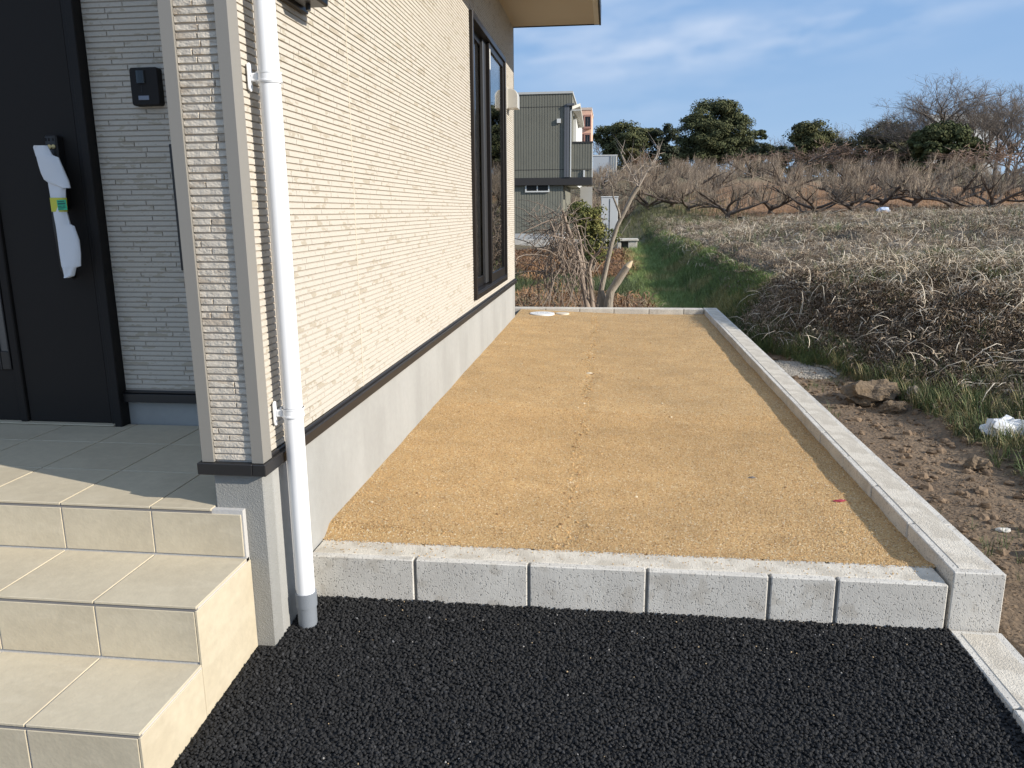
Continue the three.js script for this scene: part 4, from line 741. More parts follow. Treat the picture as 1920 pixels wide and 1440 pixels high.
{
  const vars = [orchardTree(1, 2.5, 4.4, 330), orchardTree(2, 2.4, 4.0, 310), orchardTree(3, 2.6, 4.6, 340), orchardTree(4, 2.3, 3.8, 280), orchardTree(5, 2.5, 4.2, 310)];
  const G = 'bare pruned orchard trees', base = vars.map((v, i) => null);
  let n = 0;
  const place = (x, z, s, turn, label, v = n % 5) => {
    let o; n++;
    if (!base[v]) { o = base[v] = thing('orchard_tree', label, 'tree', [0, 0, 0], G); part('trunk', vars[v][0], M.bark, o); part('branches', vars[v][1], M.shoot, o); } else o = copyThing(base[v], label);
    o.position.set(x, ground(x, z) - 0.05, z); o.rotation.y = turn; o.scale.set(s, s * 0.8, s);
  };
  const front = [[1366, 36, 'bare orchard tree with wide low fork, in front of the big round evergreen'], [1443, 37.5, 'bare orchard tree on a thin single stem right of the wide forked one'], [1533, 35.5, 'bare orchard tree with thick dark trunk on orange soil, near the middle'], [1604, 35, 'bare orchard tree with leaning double trunk, left of the pale blue bag'], [1650, 36.5, 'bare orchard tree rising beside the pale blue bag'], [1712, 37, 'slender bare orchard tree right of the pale blue bag'], [1782, 34, 'low spreading bare orchard tree below the dark ivy evergreen'], [1868, 33, 'bare orchard tree low at the right edge of the bank'], [1950, 34, 'bare orchard tree cut by the right edge of the picture'], [1290, 40, 'bare orchard tree at the left end of the orange soil'], [1215, 44, 'bare orchard tree beyond the ditch, left of the orange soil'], [1128, 42, 'bare orchard tree beside the grey neighbour house balcony']];
  seed(201);
  for (const [px, d, label] of front) { const p = at(px, 400, d); place(p[0], -d, rr(0.95, 1.12), R() * 6.28, label); }
  const rowLabel = 'bare pruned orchard tree standing in the rows behind the front row';
  for (let row = 0; row < 13; row++) {
    const d = 45 + row * 4.6, xa = at(1095, 350, d)[0], xb = at(1975, 350, d)[0], st = 4.1 + row * 0.12;
    for (let x = xa + R() * 2; x < xb; x += st) { const q = x / d; if (d < 52 && q < 0.26 && q > 0.1) continue; if (d > lerp(104, 52, sst(q, 0.1, 0.34))) continue; if (R() < 0.12) continue; const z = -(d + rr(-1, 1)); seed(900 + n * 7); place(x + rr(-0.6, 0.6), z, rr(0.95, 1.25) * (1 + row * 0.006), R() * 6.28, rowLabel, Math.floor(R() * 5)); }
  }
}
// leafy crowns: many small leaf faces gathered into clumps
function crown(n, lobes, clumps, leaves, size, cols, shell = 0.5) {
  seed(n); const g = new GB();
  for (let c = 0; c < clumps; c++) {
    const L = lobes[Math.floor(R() * lobes.length)], d = rdir(); if (d.y < -0.55) d.y *= -1; const k = lerp(shell, 1, Math.pow(R(), 0.45)) * (0.9 + 0.16 * R());
    const cx = L[0] + d.x * L[3] * k, cy = L[1] + d.y * L[4] * k, cz = L[2] + d.z * L[5] * k, cr = (L[3] + L[4]) * rr(0.12, 0.25), tone = rr(0.82, 1.18), hue = R();
    const cc = mix3(cols[0], cols[1], hue);
    for (let i = 0; i < leaves; i++) {
      const e = rdir(); if (e.y < 0 && R() < 0.5) e.y *= -1; const q = Math.pow(R(), 0.4), x = cx + e.x * cr * q * 1.15, y = cy + e.y * cr * q * 0.75, z = cz + e.z * cr * q * 1.15;
      const a = rdir().multiplyScalar(0.55).add(e).normalize(), b = rdir().cross(a).normalize(), t = V3(0, 0, 0).crossVectors(a, b), s = size * rr(0.6, 1.2);
      g.col = sc3(cc, tone * rr(0.75, 1.25));
      const P = (u, v, w) => [x + b.x * u * s + t.x * v * s + a.x * w * s, y + b.y * u * s + t.y * v * s + a.y * w * s, z + b.z * u * s + t.z * v * s + a.z * w * s];
      g.quad(P(-0.6, 0, 0), P(0, -0.3, 0.08), P(0.6, 0, 0), P(0, 0.3, 0.08));
    }
  }
  return g.geo();
}
const M_leaf = phys({ color: C(1, 1, 1), roughness: 0.85, specularIntensity: 0.5, vertexColors: true });
function evergreen(name, label, px, d, topPy, basePy, wpx, o = {}) {
  const b = at(px, basePy, d), H = at(px, topPy, d)[1], gy = ground(b[0], -d, false), h = H - gy, w = wpx / 1460 * d / 2 * 1.02, t = thing(name, label, 'tree', [b[0], gy, -d]);
  seed(Math.round(px * 3 + d));
  const lobes = o.lobes ? o.lobes(w, h) : (() => { const l = [[0, h * 0.58, 0, w * 0.74, h * 0.38, w * 0.7], [0, h * 0.24, 0, w * 0.92, h * 0.2, w * 0.8], [0, h * 0.12, w * 0.3, w * 0.9, h * 0.14, w * 0.6]]; for (let i = 0; i < 7; i++) { const a = R() * 6.28, k = rr(0.35, 0.58); l.push([Math.cos(a) * w * k, h * rr(0.34, 0.74), Math.sin(a) * w * k, w * rr(0.38, 0.5), h * rr(0.16, 0.26), w * rr(0.38, 0.5)]); } return l; })();
  const tb = new TB(); const tk = limb(tb, V3(0, -0.3, 0), V3(0.05, 1, 0), h * 0.6, w * 0.07 + 0.1, w * 0.03 + 0.03, 7, 5, 0.06);
  for (let i = 0; i < 7; i++) limb(tb, tk.pts[2 + i % 4], V3(rr(-1, 1), rr(0.3, 1), rr(-1, 1)), w * 0.8, w * 0.03 + 0.03, 0.03, 5, 4, 0.15);
  part('trunk', tb.geo(), M.bark, t);
  part('crown', crown(Math.round(px + d * 7), lobes, o.clumps ?? 90, o.leaves ?? 150, o.size ?? 0.42, o.cols ?? [[0.062, 0.072, 0.032], [0.105, 0.108, 0.046]]), M_leaf, t);
  return t;
}
evergreen('evergreen_tree', 'dark bushy evergreen tree on the hill beside the pink apartment block', 1176, 118, 228, 305, 116, { clumps: 240, leaves: 150, size: 0.3 });
evergreen('conifer_tree', 'pair of dark narrow conifers between two round evergreens', 1243, 116, 230, 308, 50, { clumps: 60, leaves: 120, size: 0.34, cols: [[0.026, 0.034, 0.02], [0.045, 0.052, 0.028]], lobes: (w, h) => [[-w * 0.45, h * 0.5, 0, w * 0.42, h * 0.44, w * 0.5], [w * 0.4, h * 0.52, 0, w * 0.42, h * 0.46, w * 0.5], [0, h * 0.3, 0, w * 0.95, h * 0.25, w * 0.7], [0, h * 0.12, 0, w * 1.1, h * 0.16, w * 0.8]] });
evergreen('evergreen_tree', 'biggest round evergreen tree standing out against the sky', 1336, 124, 188, 310, 136, { clumps: 380, leaves: 190, size: 0.3, lobes: (w, h) => [[0, h * 0.68, 0, w * 0.66, h * 0.31, w * 0.7], [-w * 0.5, h * 0.52, 0.5, w * 0.46, h * 0.26, w * 0.5], [w * 0.52, h * 0.5, 0.4, w * 0.46, h * 0.28, w * 0.5], [-w * 0.35, h * 0.3, 1, w * 0.55, h * 0.22, w * 0.5], [w * 0.4, h * 0.28, 1, w * 0.58, h * 0.2, w * 0.5], [0, h * 0.4, 2, w * 0.55, h * 0.26, w * 0.5], [w * 0.2, h * 0.75, 1, w * 0.4, h * 0.2, w * 0.4], [-w * 0.4, h * 0.17, 1, w * 0.72, h * 0.17, w * 0.6], [w * 0.45, h * 0.17, 1, w * 0.72, h * 0.17, w * 0.6]] });
evergreen('pine_tree', 'small pine with a bare thin trunk right of the biggest evergreen', 1423, 128, 241, 295, 26, { clumps: 26, leaves: 90, size: 0.3, cols: [[0.045, 0.058, 0.025], [0.07, 0.075, 0.03]], lobes: (w, h) => [[0, h * 0.82, 0, w * 0.75, h * 0.14, w * 0.75], [w * 0.3, h * 0.6, 0, w * 0.5, h * 0.08, w * 0.5]] });
evergreen('evergreen_tree', 'olive green evergreen with flat rounded top right of the small pine', 1518, 118, 222, 316, 96, { clumps: 240, leaves: 150, size: 0.3, cols: [[0.06, 0.066, 0.028], [0.12, 0.115, 0.045]] });
evergreen('evergreen_tree', 'broad dull olive evergreen thicket left of the white building', 1655, 108, 230, 328, 128, { clumps: 260, leaves: 150, size: 0.28, cols: [[0.07, 0.068, 0.036], [0.12, 0.105, 0.055]] });
evergreen('evergreen_shrub', 'small dark round evergreen bush under the olive trees', 1462, 112, 273, 312, 40, { clumps: 46, leaves: 120, size: 0.34, cols: [[0.02, 0.026, 0.014], [0.036, 0.042, 0.02]] });
evergreen('evergreen_tree', 'dense dark evergreen bush at the foot of the tall bare trees', 1762, 84, 232, 335, 118, { clumps: 240, leaves: 140, size: 0.3, cols: [[0.045, 0.058, 0.022], [0.095, 0.1, 0.038]] });
evergreen('evergreen_shrub', 'olive brown bush in front of the leftmost dark evergreen', 1188, 104, 268, 306, 42, { clumps: 50, leaves: 110, size: 0.3, cols: [[0.07, 0.07, 0.028], [0.1, 0.09, 0.035]] });
for (const [px, d, top, base, w, c, label] of [[1440, 116, 268, 312, 60, 0, 'dark low evergreen brush under the small pine'], [1582, 112, 258, 318, 90, 1, 'grey olive evergreen brush right of the flat topped evergreen'], [1700, 100, 270, 325, 76, 1, 'grey olive evergreen brush just left of the dark bush'], [1405, 122, 266, 306, 50, 0, 'low evergreen brush at the right foot of the biggest evergreen']])
  evergreen('evergreen_shrub', label, px, d, top, base, w, { clumps: 110, leaves: 120, size: 0.26, cols: c ? [[0.07, 0.07, 0.04], [0.115, 0.105, 0.06]] : [[0.04, 0.048, 0.024], [0.075, 0.078, 0.036]] });
// tall bare trees
function bareTree(n, h, spread, depth, twigR) {
  seed(n); const tr = new TB(), tw = new TB();
  const grow = (a, d, len, r, lv) => {
    const l = limb(lv < 3 ? tr : tw, a, d, len, r, r * 0.55, lv < 2 ? 6 : lv < 3 ? 4 : 3, lv < 3 ? 4 : 2, 0.1 + 0.03 * lv, 0.03);
    if (lv >= depth) { for (let i = 0; i < 2; i++) { const q = l.pts[Math.floor(R() * l.pts.length)]; tw.cone(q, q.clone().addScaledVector(l.d.clone().add(rdir().multiplyScalar(0.7)).normalize(), len * rr(0.5, 1)), twigR); } return; }
    const nb = lv === 0 ? 5 : rr(0, 1) < 0.35 ? 4 : rr(0, 1) < 0.7 ? 3 : 2;
    for (let i = 0; i < nb; i++) { const q = i === 0 ? l.end : l.pts[Math.max(1, l.pts.length - 1 - Math.floor(R() * 2.5))], e = rdir(); e.y *= 0.5; grow(q, l.d.clone().addScaledVector(e, spread).setY(Math.max(l.d.y + e.y * spread, 0.12)), len * rr(0.62, 0.82), r * rr(0.5, 0.62), lv + 1); }
  };
  grow(V3(0, -0.3, 0), V3(rr(-0.1, 0.1), 1, rr(-0.1, 0.1)), h * 0.3, h * 0.019, 0);
  return [tr.geo(), tw.geo()];
}
function fitBare(geos, h) { const b = new THREE.Box3(); geos.forEach((g) => { g.computeBoundingBox(); b.union(g.boundingBox); }); const k = h / b.max.y; geos.forEach((g) => g.scale(k, k, k)); return geos; }
{
  const bv = [fitBare(bareTree(61, 10, 0.85, 6, 0.008), 10), fitBare(bareTree(62, 10, 0.75, 6, 0.008), 10), fitBare(bareTree(63, 10, 0.95, 4, 0.016), 10)];
  const G = 'bare deciduous trees on the hill'; const made = [];
  const bare = (px, d, topPy, v, wide, label, mat = M.twigDark) => {
    const p = at(px, 330, d), gy = ground(p[0], -d, false), h = at(px, topPy, d)[1] - gy; let o;
    if (!made[v]) { o = made[v] = thing('bare_tree', label, 'tree', [0, 0, 0], G); part('trunk', bv[v][0], M.bark, o); part('branches', bv[v][1], mat, o); } else o = copyThing(made[v], label);
    o.position.set(p[0], gy, -d); o.scale.set(h / 10 * wide, h / 10, h / 10 * wide); o.rotation.y = px * 1.7;
  };
  bare(1785, 88, 126, 0, 1.5, 'tallest bare tree with wide fan of branches above the dark bush');
  bare(1722, 92, 165, 1, 1.35, 'bare tree left of the tallest one, before the white building');
  bare(1862, 86, 150, 1, 1.1, 'tall bare tree near the right edge, right of the tallest one');
  bare(1905, 82, 168, 0, 0.8, 'tall bare tree cut by the right edge of the picture');
  bare(1888, 96, 145, 2, 0.9, 'upright bare tree behind the two at the right edge');
  bare(1835, 98, 160, 2, 0.9, 'bare tree between the tallest one and the right edge trees');
  bare(1640, 120, 212, 2, 0.9, 'small bare tree behind the broad olive thicket');
  bare(1562, 126, 226, 1, 0.8, 'small bare tree just right of the flat topped olive evergreen');
  bare(1452, 126, 250, 2, 0.9, 'pale small bare tree right of the little pine');
  bare(1478, 122, 252, 0, 0.8, 'pale small bare tree left of the flat topped olive evergreen');
  bare(1118, 126, 258, 2, 0.9, 'small bare tree beside the pink apartment block');
  bare(1925, 90, 150, 1, 1.0, 'bare tree just outside the right edge with branches reaching in'); bare(1815, 94, 150, 1, 1.0, 'bare tree close behind the tallest one, to its right');
  // brown thickets
  const sv = fitBare(bareTree(71, 4, 1.15, 4, 0.018), 4); let first;
  for (const [px, d, top, w, label] of [[1498, 100, 256, 2.2, 'reddish brown bare thicket below the flat topped olive evergreen'], [1590, 100, 266, 2.2, 'brown bare thicket between the two olive evergreens'], [1700, 95, 286, 2.2, 'brown bare thicket below the white building'], [1850, 78, 258, 2.2, 'dense brown bare thicket right of the dark bush'], [1905, 74, 250, 2.2, 'dense brown bare thicket at the right edge of the picture'], [1548, 104, 274, 2.2, 'brown bare thicket in front of the olive evergreen trunk'], [1640, 98, 288, 2.6, 'low brown bare thicket below the broad olive thicket'], [1400, 106, 272, 2.6, 'low brown bare thicket below the biggest evergreen, right side'], [1215, 96, 278, 1.2, 'low tan bare thicket before the narrow conifers'], [1822, 90, 240, 2.0, 'brown bare thicket just right of the dark bush']]) {
    const p = at(px, 330, d), gy = ground(p[0], -d, false), h = at(px, top, d)[1] - gy; let o;
    if (!first) { o = first = thing('bare_shrub', label, 'shrub', [0, 0, 0], 'bare brown thickets'); part('branches', sv[0], M.twigDark, o); part('twigs', sv[1], M.twig, o); } else o = copyThing(first, label);
    o.position.set(p[0], gy - 0.2, -d); o.scale.set(h / 4 * w * 1.2, h / 4, h / 4 * w); o.rotation.y = px;
  }
}

// ---------------------------------------------------------------- trees and bushes behind the far wall
{
  seed(301);
  const P = (px, py, d) => V3(...at(px, py, d));
  const rel = (t, pts) => pts.map((p) => p.clone().sub(t.position));
  // sawn trunk
  let b = P(1141, 582, 9.75); b.y = ground(b.x, b.z); let t = thing('tree_stump', 'leaning sawn tree trunk with pale cut top behind the far block wall', 'tree stump', b.toArray());
  let tb = new TB(); const sp = rel(t, [P(1139, 600, 9.75), P(1141, 565, 9.72), P(1146, 545, 9.72), P(1158, 527, 9.72), P(1168, 512, 9.7), P(1176, 500, 9.7)]); tb.tube(sp, [0.07, 0.055, 0.047, 0.051, 0.045, 0.043], 12); part('trunk', tb.geo(), M.barkPale, t);
  tb = new TB(); tb.tube(rel(t, [P(1172, 506, 9.7), P(1180, 496, 9.7), P(1186, 489, 9.7)]), [0.041, 0.036, 0.006], 9); part('cut_top', tb.geo(), M.cutWood, t);
  tb = new TB(); tb.tube(rel(t, [P(1128, 590, 9.8), P(1130, 560, 9.8), P(1128, 545, 9.8)]), [0.05, 0.045, 0.03], 8); part('side_stem', tb.geo(), M.barkPale, t);
  // slender leaning tree
  b = P(1124, 560, 10.6); b.y = ground(b.x, b.z); t = thing('slender_tree', 'slender pale leaning tree with bare upright shoots at its top', 'tree', b.toArray());
  tb = new TB(); const mid = [P(1122, 575, 10.6), P(1128, 540, 10.6), P(1138, 495, 10.6), P(1147, 455, 10.6), P(1158, 422, 10.6), P(1172, 395, 10.6), P(1184, 370, 10.6), P(1197, 349, 10.6)]; tb.tube(rel(t, mid), [0.04, 0.036, 0.032, 0.03, 0.028, 0.028, 0.028, 0.03], 9);
  tb.tube(rel(t, [P(1163, 412, 10.6), P(1160, 395, 10.55), P(1150, 370, 10.5), P(1148, 350, 10.5)]), [0.022, 0.016, 0.012, 0.008], 6); tb.tube(rel(t, [P(1190, 362, 10.6), P(1203, 350, 10.6)]), [0.02, 0.012], 6);
  part('trunk', tb.geo(), M.barkPale, t);
  tb = new TB();
  for (const [l, r] of [[[[1197, 350], [1203, 330], [1202, 306]], 0.016], [[[1198, 350], [1212, 325], [1232, 290], [1243, 262]], 0.013], [[[1196, 350], [1186, 330], [1172, 305], [1165, 288], [1172, 262]], 0.013], [[[1203, 330], [1208, 300], [1207, 268]], 0.008], [[[1170, 308], [1184, 302], [1194, 298]], 0.007], [[[1212, 325], [1224, 315], [1240, 310]], 0.007], [[[1198, 345], [1180, 340], [1165, 336]], 0.008], [[[1220, 312], [1235, 292], [1238, 275]], 0.007], [[[1186, 330], [1176, 318], [1160, 312]], 0.006], [[[1149, 352], [1140, 335], [1142, 312]], 0.007], [[[1149, 352], [1156, 335], [1160, 318]], 0.006]]) { const q = rel(t, l.map(([x, y]) => P(x, y, 10.6 + rr(-0.15, 0.15)))); tb.tube(q, q.map((_, i) => r * (1 - 0.8 * i / (q.length - 1))), 5); for (let i = 0; i < 5; i++) { const s = q[Math.floor(R() * (q.length - 1))].clone().lerp(q[q.length - 1], R() * 0.6); tb.cone(s, s.clone().add(V3(rr(-0.25, 0.25), rr(0, 0.4), rr(-0.25, 0.25))), 0.005); } }
  part('branches', tb.geo(), M.twigGrey, t);
  // dead vine bush
  b = P(1092, 575, 10.2); b.y = ground(b.x, b.z); t = thing('vine_bush', 'dead bush draped with tangled brown vines left of the sawn trunk', 'bush', b.toArray());
  tb = new TB(); const st = [[[1105, 590], [1098, 560], [1092, 530], [1088, 490], [1075, 455], [1062, 420], [1055, 395]], [[1112, 585], [1108, 545], [1105, 505], [1110, 485], [1127, 470]], [[1094, 540], [1080, 500], [1066, 470], [1062, 440]], [[1102, 560], [1095, 500], [1088, 450], [1080, 420]]];
  st.forEach((l, k) => { const q = rel(t, l.map(([x, y]) => P(x, y, 10.2 + rr(-0.1, 0.1)))); tb.tube(q, q.map((_, i) => [0.045, 0.035, 0.026, 0.024][k] * (1 - 0.6 * i / (q.length - 1))), 7); });
  part('stem', tb.geo(), M.vine, t);
  tb = new TB();
  for (let i = 0; i < 170; i++) {                  // hanging and arching vine strands
    const top = R(), hx = 1055 + (rr(-34, 34) + rr(-16, 16)), hy = lerp(392, 500, R()) + Math.abs(hx - 1058) * 0.7, q0 = P(hx, hy, 10.2 + rr(-0.35, 0.35)), out = R() < 0.4;
    const pts = [q0]; const d = V3(out ? rr(-1, 0.5) : rr(-0.25, 0.3), out ? rr(-0.1, 0.6) : -0.4, rr(-0.6, 0.6)).normalize(), p = q0.clone(), n = 6, len = out ? rr(0.3, 0.75) : rr(0.35, 0.9);
    for (let s = 0; s < n; s++) { d.y -= out ? 0.12 : 0.22; d.x += rr(-0.6, 0.6); d.z += rr(-0.5, 0.5); d.normalize(); p.addScaledVector(d, len / n); if (p.y < 0.02) break; pts.push(p.clone()); }
    if (pts.length > 2) { const r = rr(0.004, 0.0095); tb.tube(rel(t, pts), pts.map((_, k) => r * (1 - 0.5 * k / pts.length)), 4); }
  }
  for (let i = 0; i < 260; i++) { const a = P(rr(990, 1080), rr(395, 480), 10.2 + rr(-0.35, 0.35)), e = a.clone().add(V3(rr(-0.3, 0.2), rr(-0.16, 0.22), rr(-0.2, 0.2))); tb.cone(a.sub(t.position), e.sub(t.position), rr(0.003, 0.006)); }
  part('vines', tb.geo(), M.vine, t);
  // green shrub
  const p0 = at(1102, 460, 17); t = thing('green_shrub', 'yellow green leafy shrub behind the dead vine bush', 'shrub', [p0[0], ground(p0[0], -17), -17]);
  tb = new TB(); for (let i = 0; i < 16; i++) limb(tb, V3(rr(-0.15, 0.15), 0, rr(-0.1, 0.1)), V3(rr(-0.6, 0.6), 1, rr(-0.5, 0.5)), rr(0.9, 1.6), 0.018, 0.006, 4, 5, 0.15); part('stem', tb.geo(), M.twigGrey, t);
  part('leaves', crown(811, [[0, 1.0, 0, 0.42, 0.48, 0.4], [0.3, 0.75, 0, 0.36, 0.4, 0.35], [-0.2, 1.25, 0, 0.3, 0.32, 0.3], [0.1, 0.5, 0.1, 0.35, 0.28, 0.3]], 110, 60, 0.06, [[0.085, 0.1, 0.03], [0.22, 0.2, 0.065]], 0.3), M_leaf, t);
  // weeds with wide leaves by the wall
  for (const [px, d, label] of [[1058, 9.8, 'dark green leafy weed against the far block wall, middle'], [1005, 9.85, 'green leafy weed at the left behind the far block wall']]) { const q = at(px, 570, d), m = part('weed_plant', tuft(px, 46, 0.3, 0.028, 0.12, 0.9, 3), std({ color: C(0.06, 0.085, 0.035), roughness: 0.6 }), scene, [q[0], ground(q[0], -d), -d]); tag(m, label, 'weed'); }
}

// ---------------------------------------------------------------- neighbouring house
{
  const D = 35, X = (px, py = 300, d = D) => at(px, py, d)[0], Y = (py, d = D, px = 1040) => at(px, py, d)[1];
  const t = thing('neighbour_house', 'grey green neighbour house with dark overhang band and corner balcony', 'house', [X(1040), -0.1, -D]);
  const put = (n, g, m, parent = t) => { const o = part(n, g, m, parent); if (parent === t) o.position.set(-t.position.x, 0.1, D); return o; };
  const ribs = (x0, x1, y0, y1, z, mat, n) => {    // vertical ribbed cladding
    const s = new THREE.Shape(); const w = 0.115; s.moveTo(x0, -0.1); let x = x0; while (x < x1) { const e = Math.min(x + w, x1); s.lineTo(x, 0.0); s.lineTo(Math.min(x + w * 0.72, x1), 0.0); s.lineTo(Math.min(x + w * 0.78, x1), -0.014); s.lineTo(e, -0.014); x = e; } s.lineTo(x1, -0.1);
    const g = new THREE.ExtrudeGeometry(s, { depth: y1 - y0, bevelEnabled: false }); g.rotateX(-Math.PI / 2); const q = g.attributes.position; for (let i = 0; i < q.count; i++) q.setZ(i, -q.getZ(i) + z); g.translate(0, y0, 0);
    const idx = g.index ? g.toNonIndexed() : g; idx.computeVertexNormals(); return boxUV(idx);
  };
  const clad = std({ map: T.patina, color: C(0.17, 0.165, 0.13), roughness: 0.6 }), cladLow = std({ map: T.patina, color: C(0.2, 0.195, 0.155), roughness: 0.65 }), white = std({ color: C(0.66, 0.66, 0.63), roughness: 0.7 }), dark = std({ color: C(0.03, 0.027, 0.025), roughness: 0.6 });
  const xl = X(860), xr = X(1072), yt = Y(175, D, 1072), yb = Y(333), xb = X(1110), zf = -D;
  put('upper_wall', ribs(xl, xr, yb, yt, zf, clad), clad);
  put('upper_body', box(xl, xr - 0.02, yb, yt - 0.02, zf - 7, zf - 0.05), clad);
  put('panel_joint', box(xl, xr - 0.02, Y(200) - 0.012, Y(200) + 0.012, zf - 0.02, zf + 0.004), dark);
  put('panel_joint', box(xl, xb - 0.02, Y(318) - 0.012, Y(318) + 0.012, zf - 0.02, zf + 0.004), dark);
  put('roof_edge', box(xl, xr + 0.03, yt, yt + 0.09, zf - 7, zf + 0.04), std({ color: C(0.5, 0.5, 0.47), roughness: 0.5 }));
  put('balcony_wall', ribs(xr + 0.005, xb, yb, Y(269), zf - 0.05, clad), clad);
  put('balcony_rail', box(xr + 0.005, xb + 0.03, Y(269), Y(266), zf - 1.6, zf - 0.02), dark);
  put('balcony_side', box(xb - 0.08, xb - 0.005, yb, Y(269), zf - 1.6, zf - 0.16), clad);
  put('corner_trim', box(xb - 0.004, xb + 0.03, yb, Y(269), zf - 0.16, zf - 0.05), white);
  put('overhang_band', box(xl, xb, Y(347), yb - 0.002, zf - 1.65, zf + 0.03), dark);
  put('lower_wall', ribs(xl, X(1056), Y(438), Y(347) - 0.01, zf - 0.15, cladLow), cladLow);
  put('lower_body', box(xl, X(1056) - 0.02, Y(438), Y(347) - 0.015, zf - 7, zf - 0.21), cladLow);
  put('foundation', box(xl, X(1056) + 0.02, -0.5, Y(438), zf - 7, zf - 0.12), std({ map: T.render, color: C(0.85, 0.87, 0.9), roughness: 0.9 }));
  const w = put('window', merge([box(X(984), X(1030), Y(360), Y(357.5), zf - 0.15, zf - 0.08), box(X(984), X(986.5), Y(357.4), Y(346), zf - 0.15, zf - 0.08), box(X(1027.5), X(1030), Y(357.4), Y(346), zf - 0.15, zf - 0.08), box(X(1006), X(1008), Y(357.4), Y(346), zf - 0.15, zf - 0.09)]), white);
  part('pane', box(X(986.5), X(1006), Y(357.4), Y(346), zf - 0.135, zf - 0.125), M.darkGlass, w); part('pane', box(X(1008), X(1027.5), Y(357.4), Y(346), zf - 0.135, zf - 0.125), M.darkGlass, w);
  put('downpipe', box(X(1063), X(1067), yb + 0.01, Y(196), zf, zf + 0.07), std({ color: C(0.13, 0.135, 0.145), roughness: 0.5 }));
  put('duct', merge([box(X(1058), X(1062.5), yb + 0.01, Y(197), zf + 0.001, zf + 0.07), box(X(1062.6), X(1076), Y(199), Y(195), zf + 0.001, zf + 0.12)]), std({ color: C(0.1, 0.105, 0.115), roughness: 0.5 }));
  put('downpipe', merge([box(X(1069), X(1071), yb + 0.01, Y(207.5), zf + 0.01, zf + 0.07), box(X(1069), X(1088), Y(208.5), Y(206.8), zf + 0.01, zf + 0.07)]), white);
  put('drain_spout', box(X(1094), X(1097), yb + 0.01, Y(320), zf - 0.045, zf + 0.03), white);
  put('vent_cap', box(X(1044), X(1051), Y(231), Y(223), zf + 0.002, zf + 0.08), white);
  // white rear wing with its eave
  put('rear_wall', box(xl, X(1080, 250, D + 1.5), Y(345), Y(212, D + 1.5), zf - 9, zf - 1.7), white);
  const eg = new GB(), E = (px, py, d) => at(px, py, d); { const a = E(1073, 205, D - 0.1), b = E(1088, 199, D + 0.2), c = E(1095, 239, D + 4), d = E(1083, 240, D + 4); eg.quad(a, d, c, b); const h = 0.12; eg.quad(b, c, [c[0], c[1] + h, c[2]], [b[0], b[1] + h, b[2]]); eg.quad([a[0], a[1] + h, a[2]], [b[0], b[1] + h, b[2]], [c[0], c[1] + h, c[2]], [d[0], d[1] + h, d[2]]); eg.quad(a, b, [b[0], b[1] + h, b[2]], [a[0], a[1] + h, a[2]]); }
  put('eave', eg.geo(), std({ color: C(0.52, 0.5, 0.44), roughness: 0.7 }));
  // garden wall in front
  const gw = thing('garden_block_wall', 'grey concrete block wall in front of the grey green neighbour house', 'block wall', [X(1075, 460, 31), 0, -31]);
  let bx = at(960, 460, 31)[0], k = 0; const ex = at(1168, 460, 31)[0], y0 = -0.45, yT = at(1075, 449, 31)[1]; while (bx < ex - 0.1) { const e = Math.min(bx + 0.6, ex); for (let r = 0; r < 3; r++) { const g = cbox(bx + 0.006, e - 0.006, yT - 0.24 * (r + 1) + 0.006, yT - 0.24 * r, -31.16, -31, 0.004, k, r); g.translate(-gw.position.x, 0, 31); part('concrete_block', g, M.block, gw); } bx = e; k++; }
  part('mortar_joint', (() => { const g = box(at(960, 460, 31)[0], ex - 0.01, y0, yT - 0.008, -31.15, -31.012); g.translate(-gw.position.x, 0, 31); return g; })(), M.joint, gw);
  // white storage box
  { const d = 32.5, a = at(1127, 398, d), b = at(1159, 368, d), u = thing('storage_box', 'white storage box half hidden by the shrub at the end of the grey house', 'storage box', [a[0], ground(a[0], -d, false) - 0.1, -d]), h = b[1] - u.position.y, w = b[0] - a[0];
    part('body', cbox(0, w, 0, h - 0.04, -0.7, 0, 0.01), std({ map: T.patina, color: C(0.55, 0.55, 0.53), roughness: 0.7 }), u); part('lid', cbox(-0.02, w + 0.02, h - 0.0395, h, -0.72, 0.02, 0.01), white, u); part('door_edge', cbox(w * 0.5, w * 0.53, 0.1, h - 0.1, 0.0005, 0.012, 0.002), dark, u); }
  put('rear_panel', box(X(1085), X(1109), Y(420), Y(348), zf - 2.4, zf - 2.2), std({ map: T.patina, color: C(0.45, 0.44, 0.41), roughness: 0.8 }));
  // small concrete culvert at the ditch end
  const cu = thing('concrete_culvert', 'small pale concrete culvert at the far end of the grass ditch', 'culvert', at(1178, 455, 27)); const cy = cu.position.y;
  part('slab', cbox(-0.38, 0.34, 0.05, 0.12, -0.8, 0.02, 0.01), M.fill, cu); part('wall', cbox(0.0, 0.3, -0.6, 0.049, -0.75, -0.02, 0.01), M.fill, cu); part('wall', cbox(-0.36, -0.24, -0.6, 0.049, -0.75, -0.02, 0.01), M.fill, cu); part('back_wall', cbox(-0.239, -0.001, -0.6, 0.049, -0.75, -0.3, 0.01), M.joint, cu);  // dark back wall colour stands in for the shade inside the opening
}
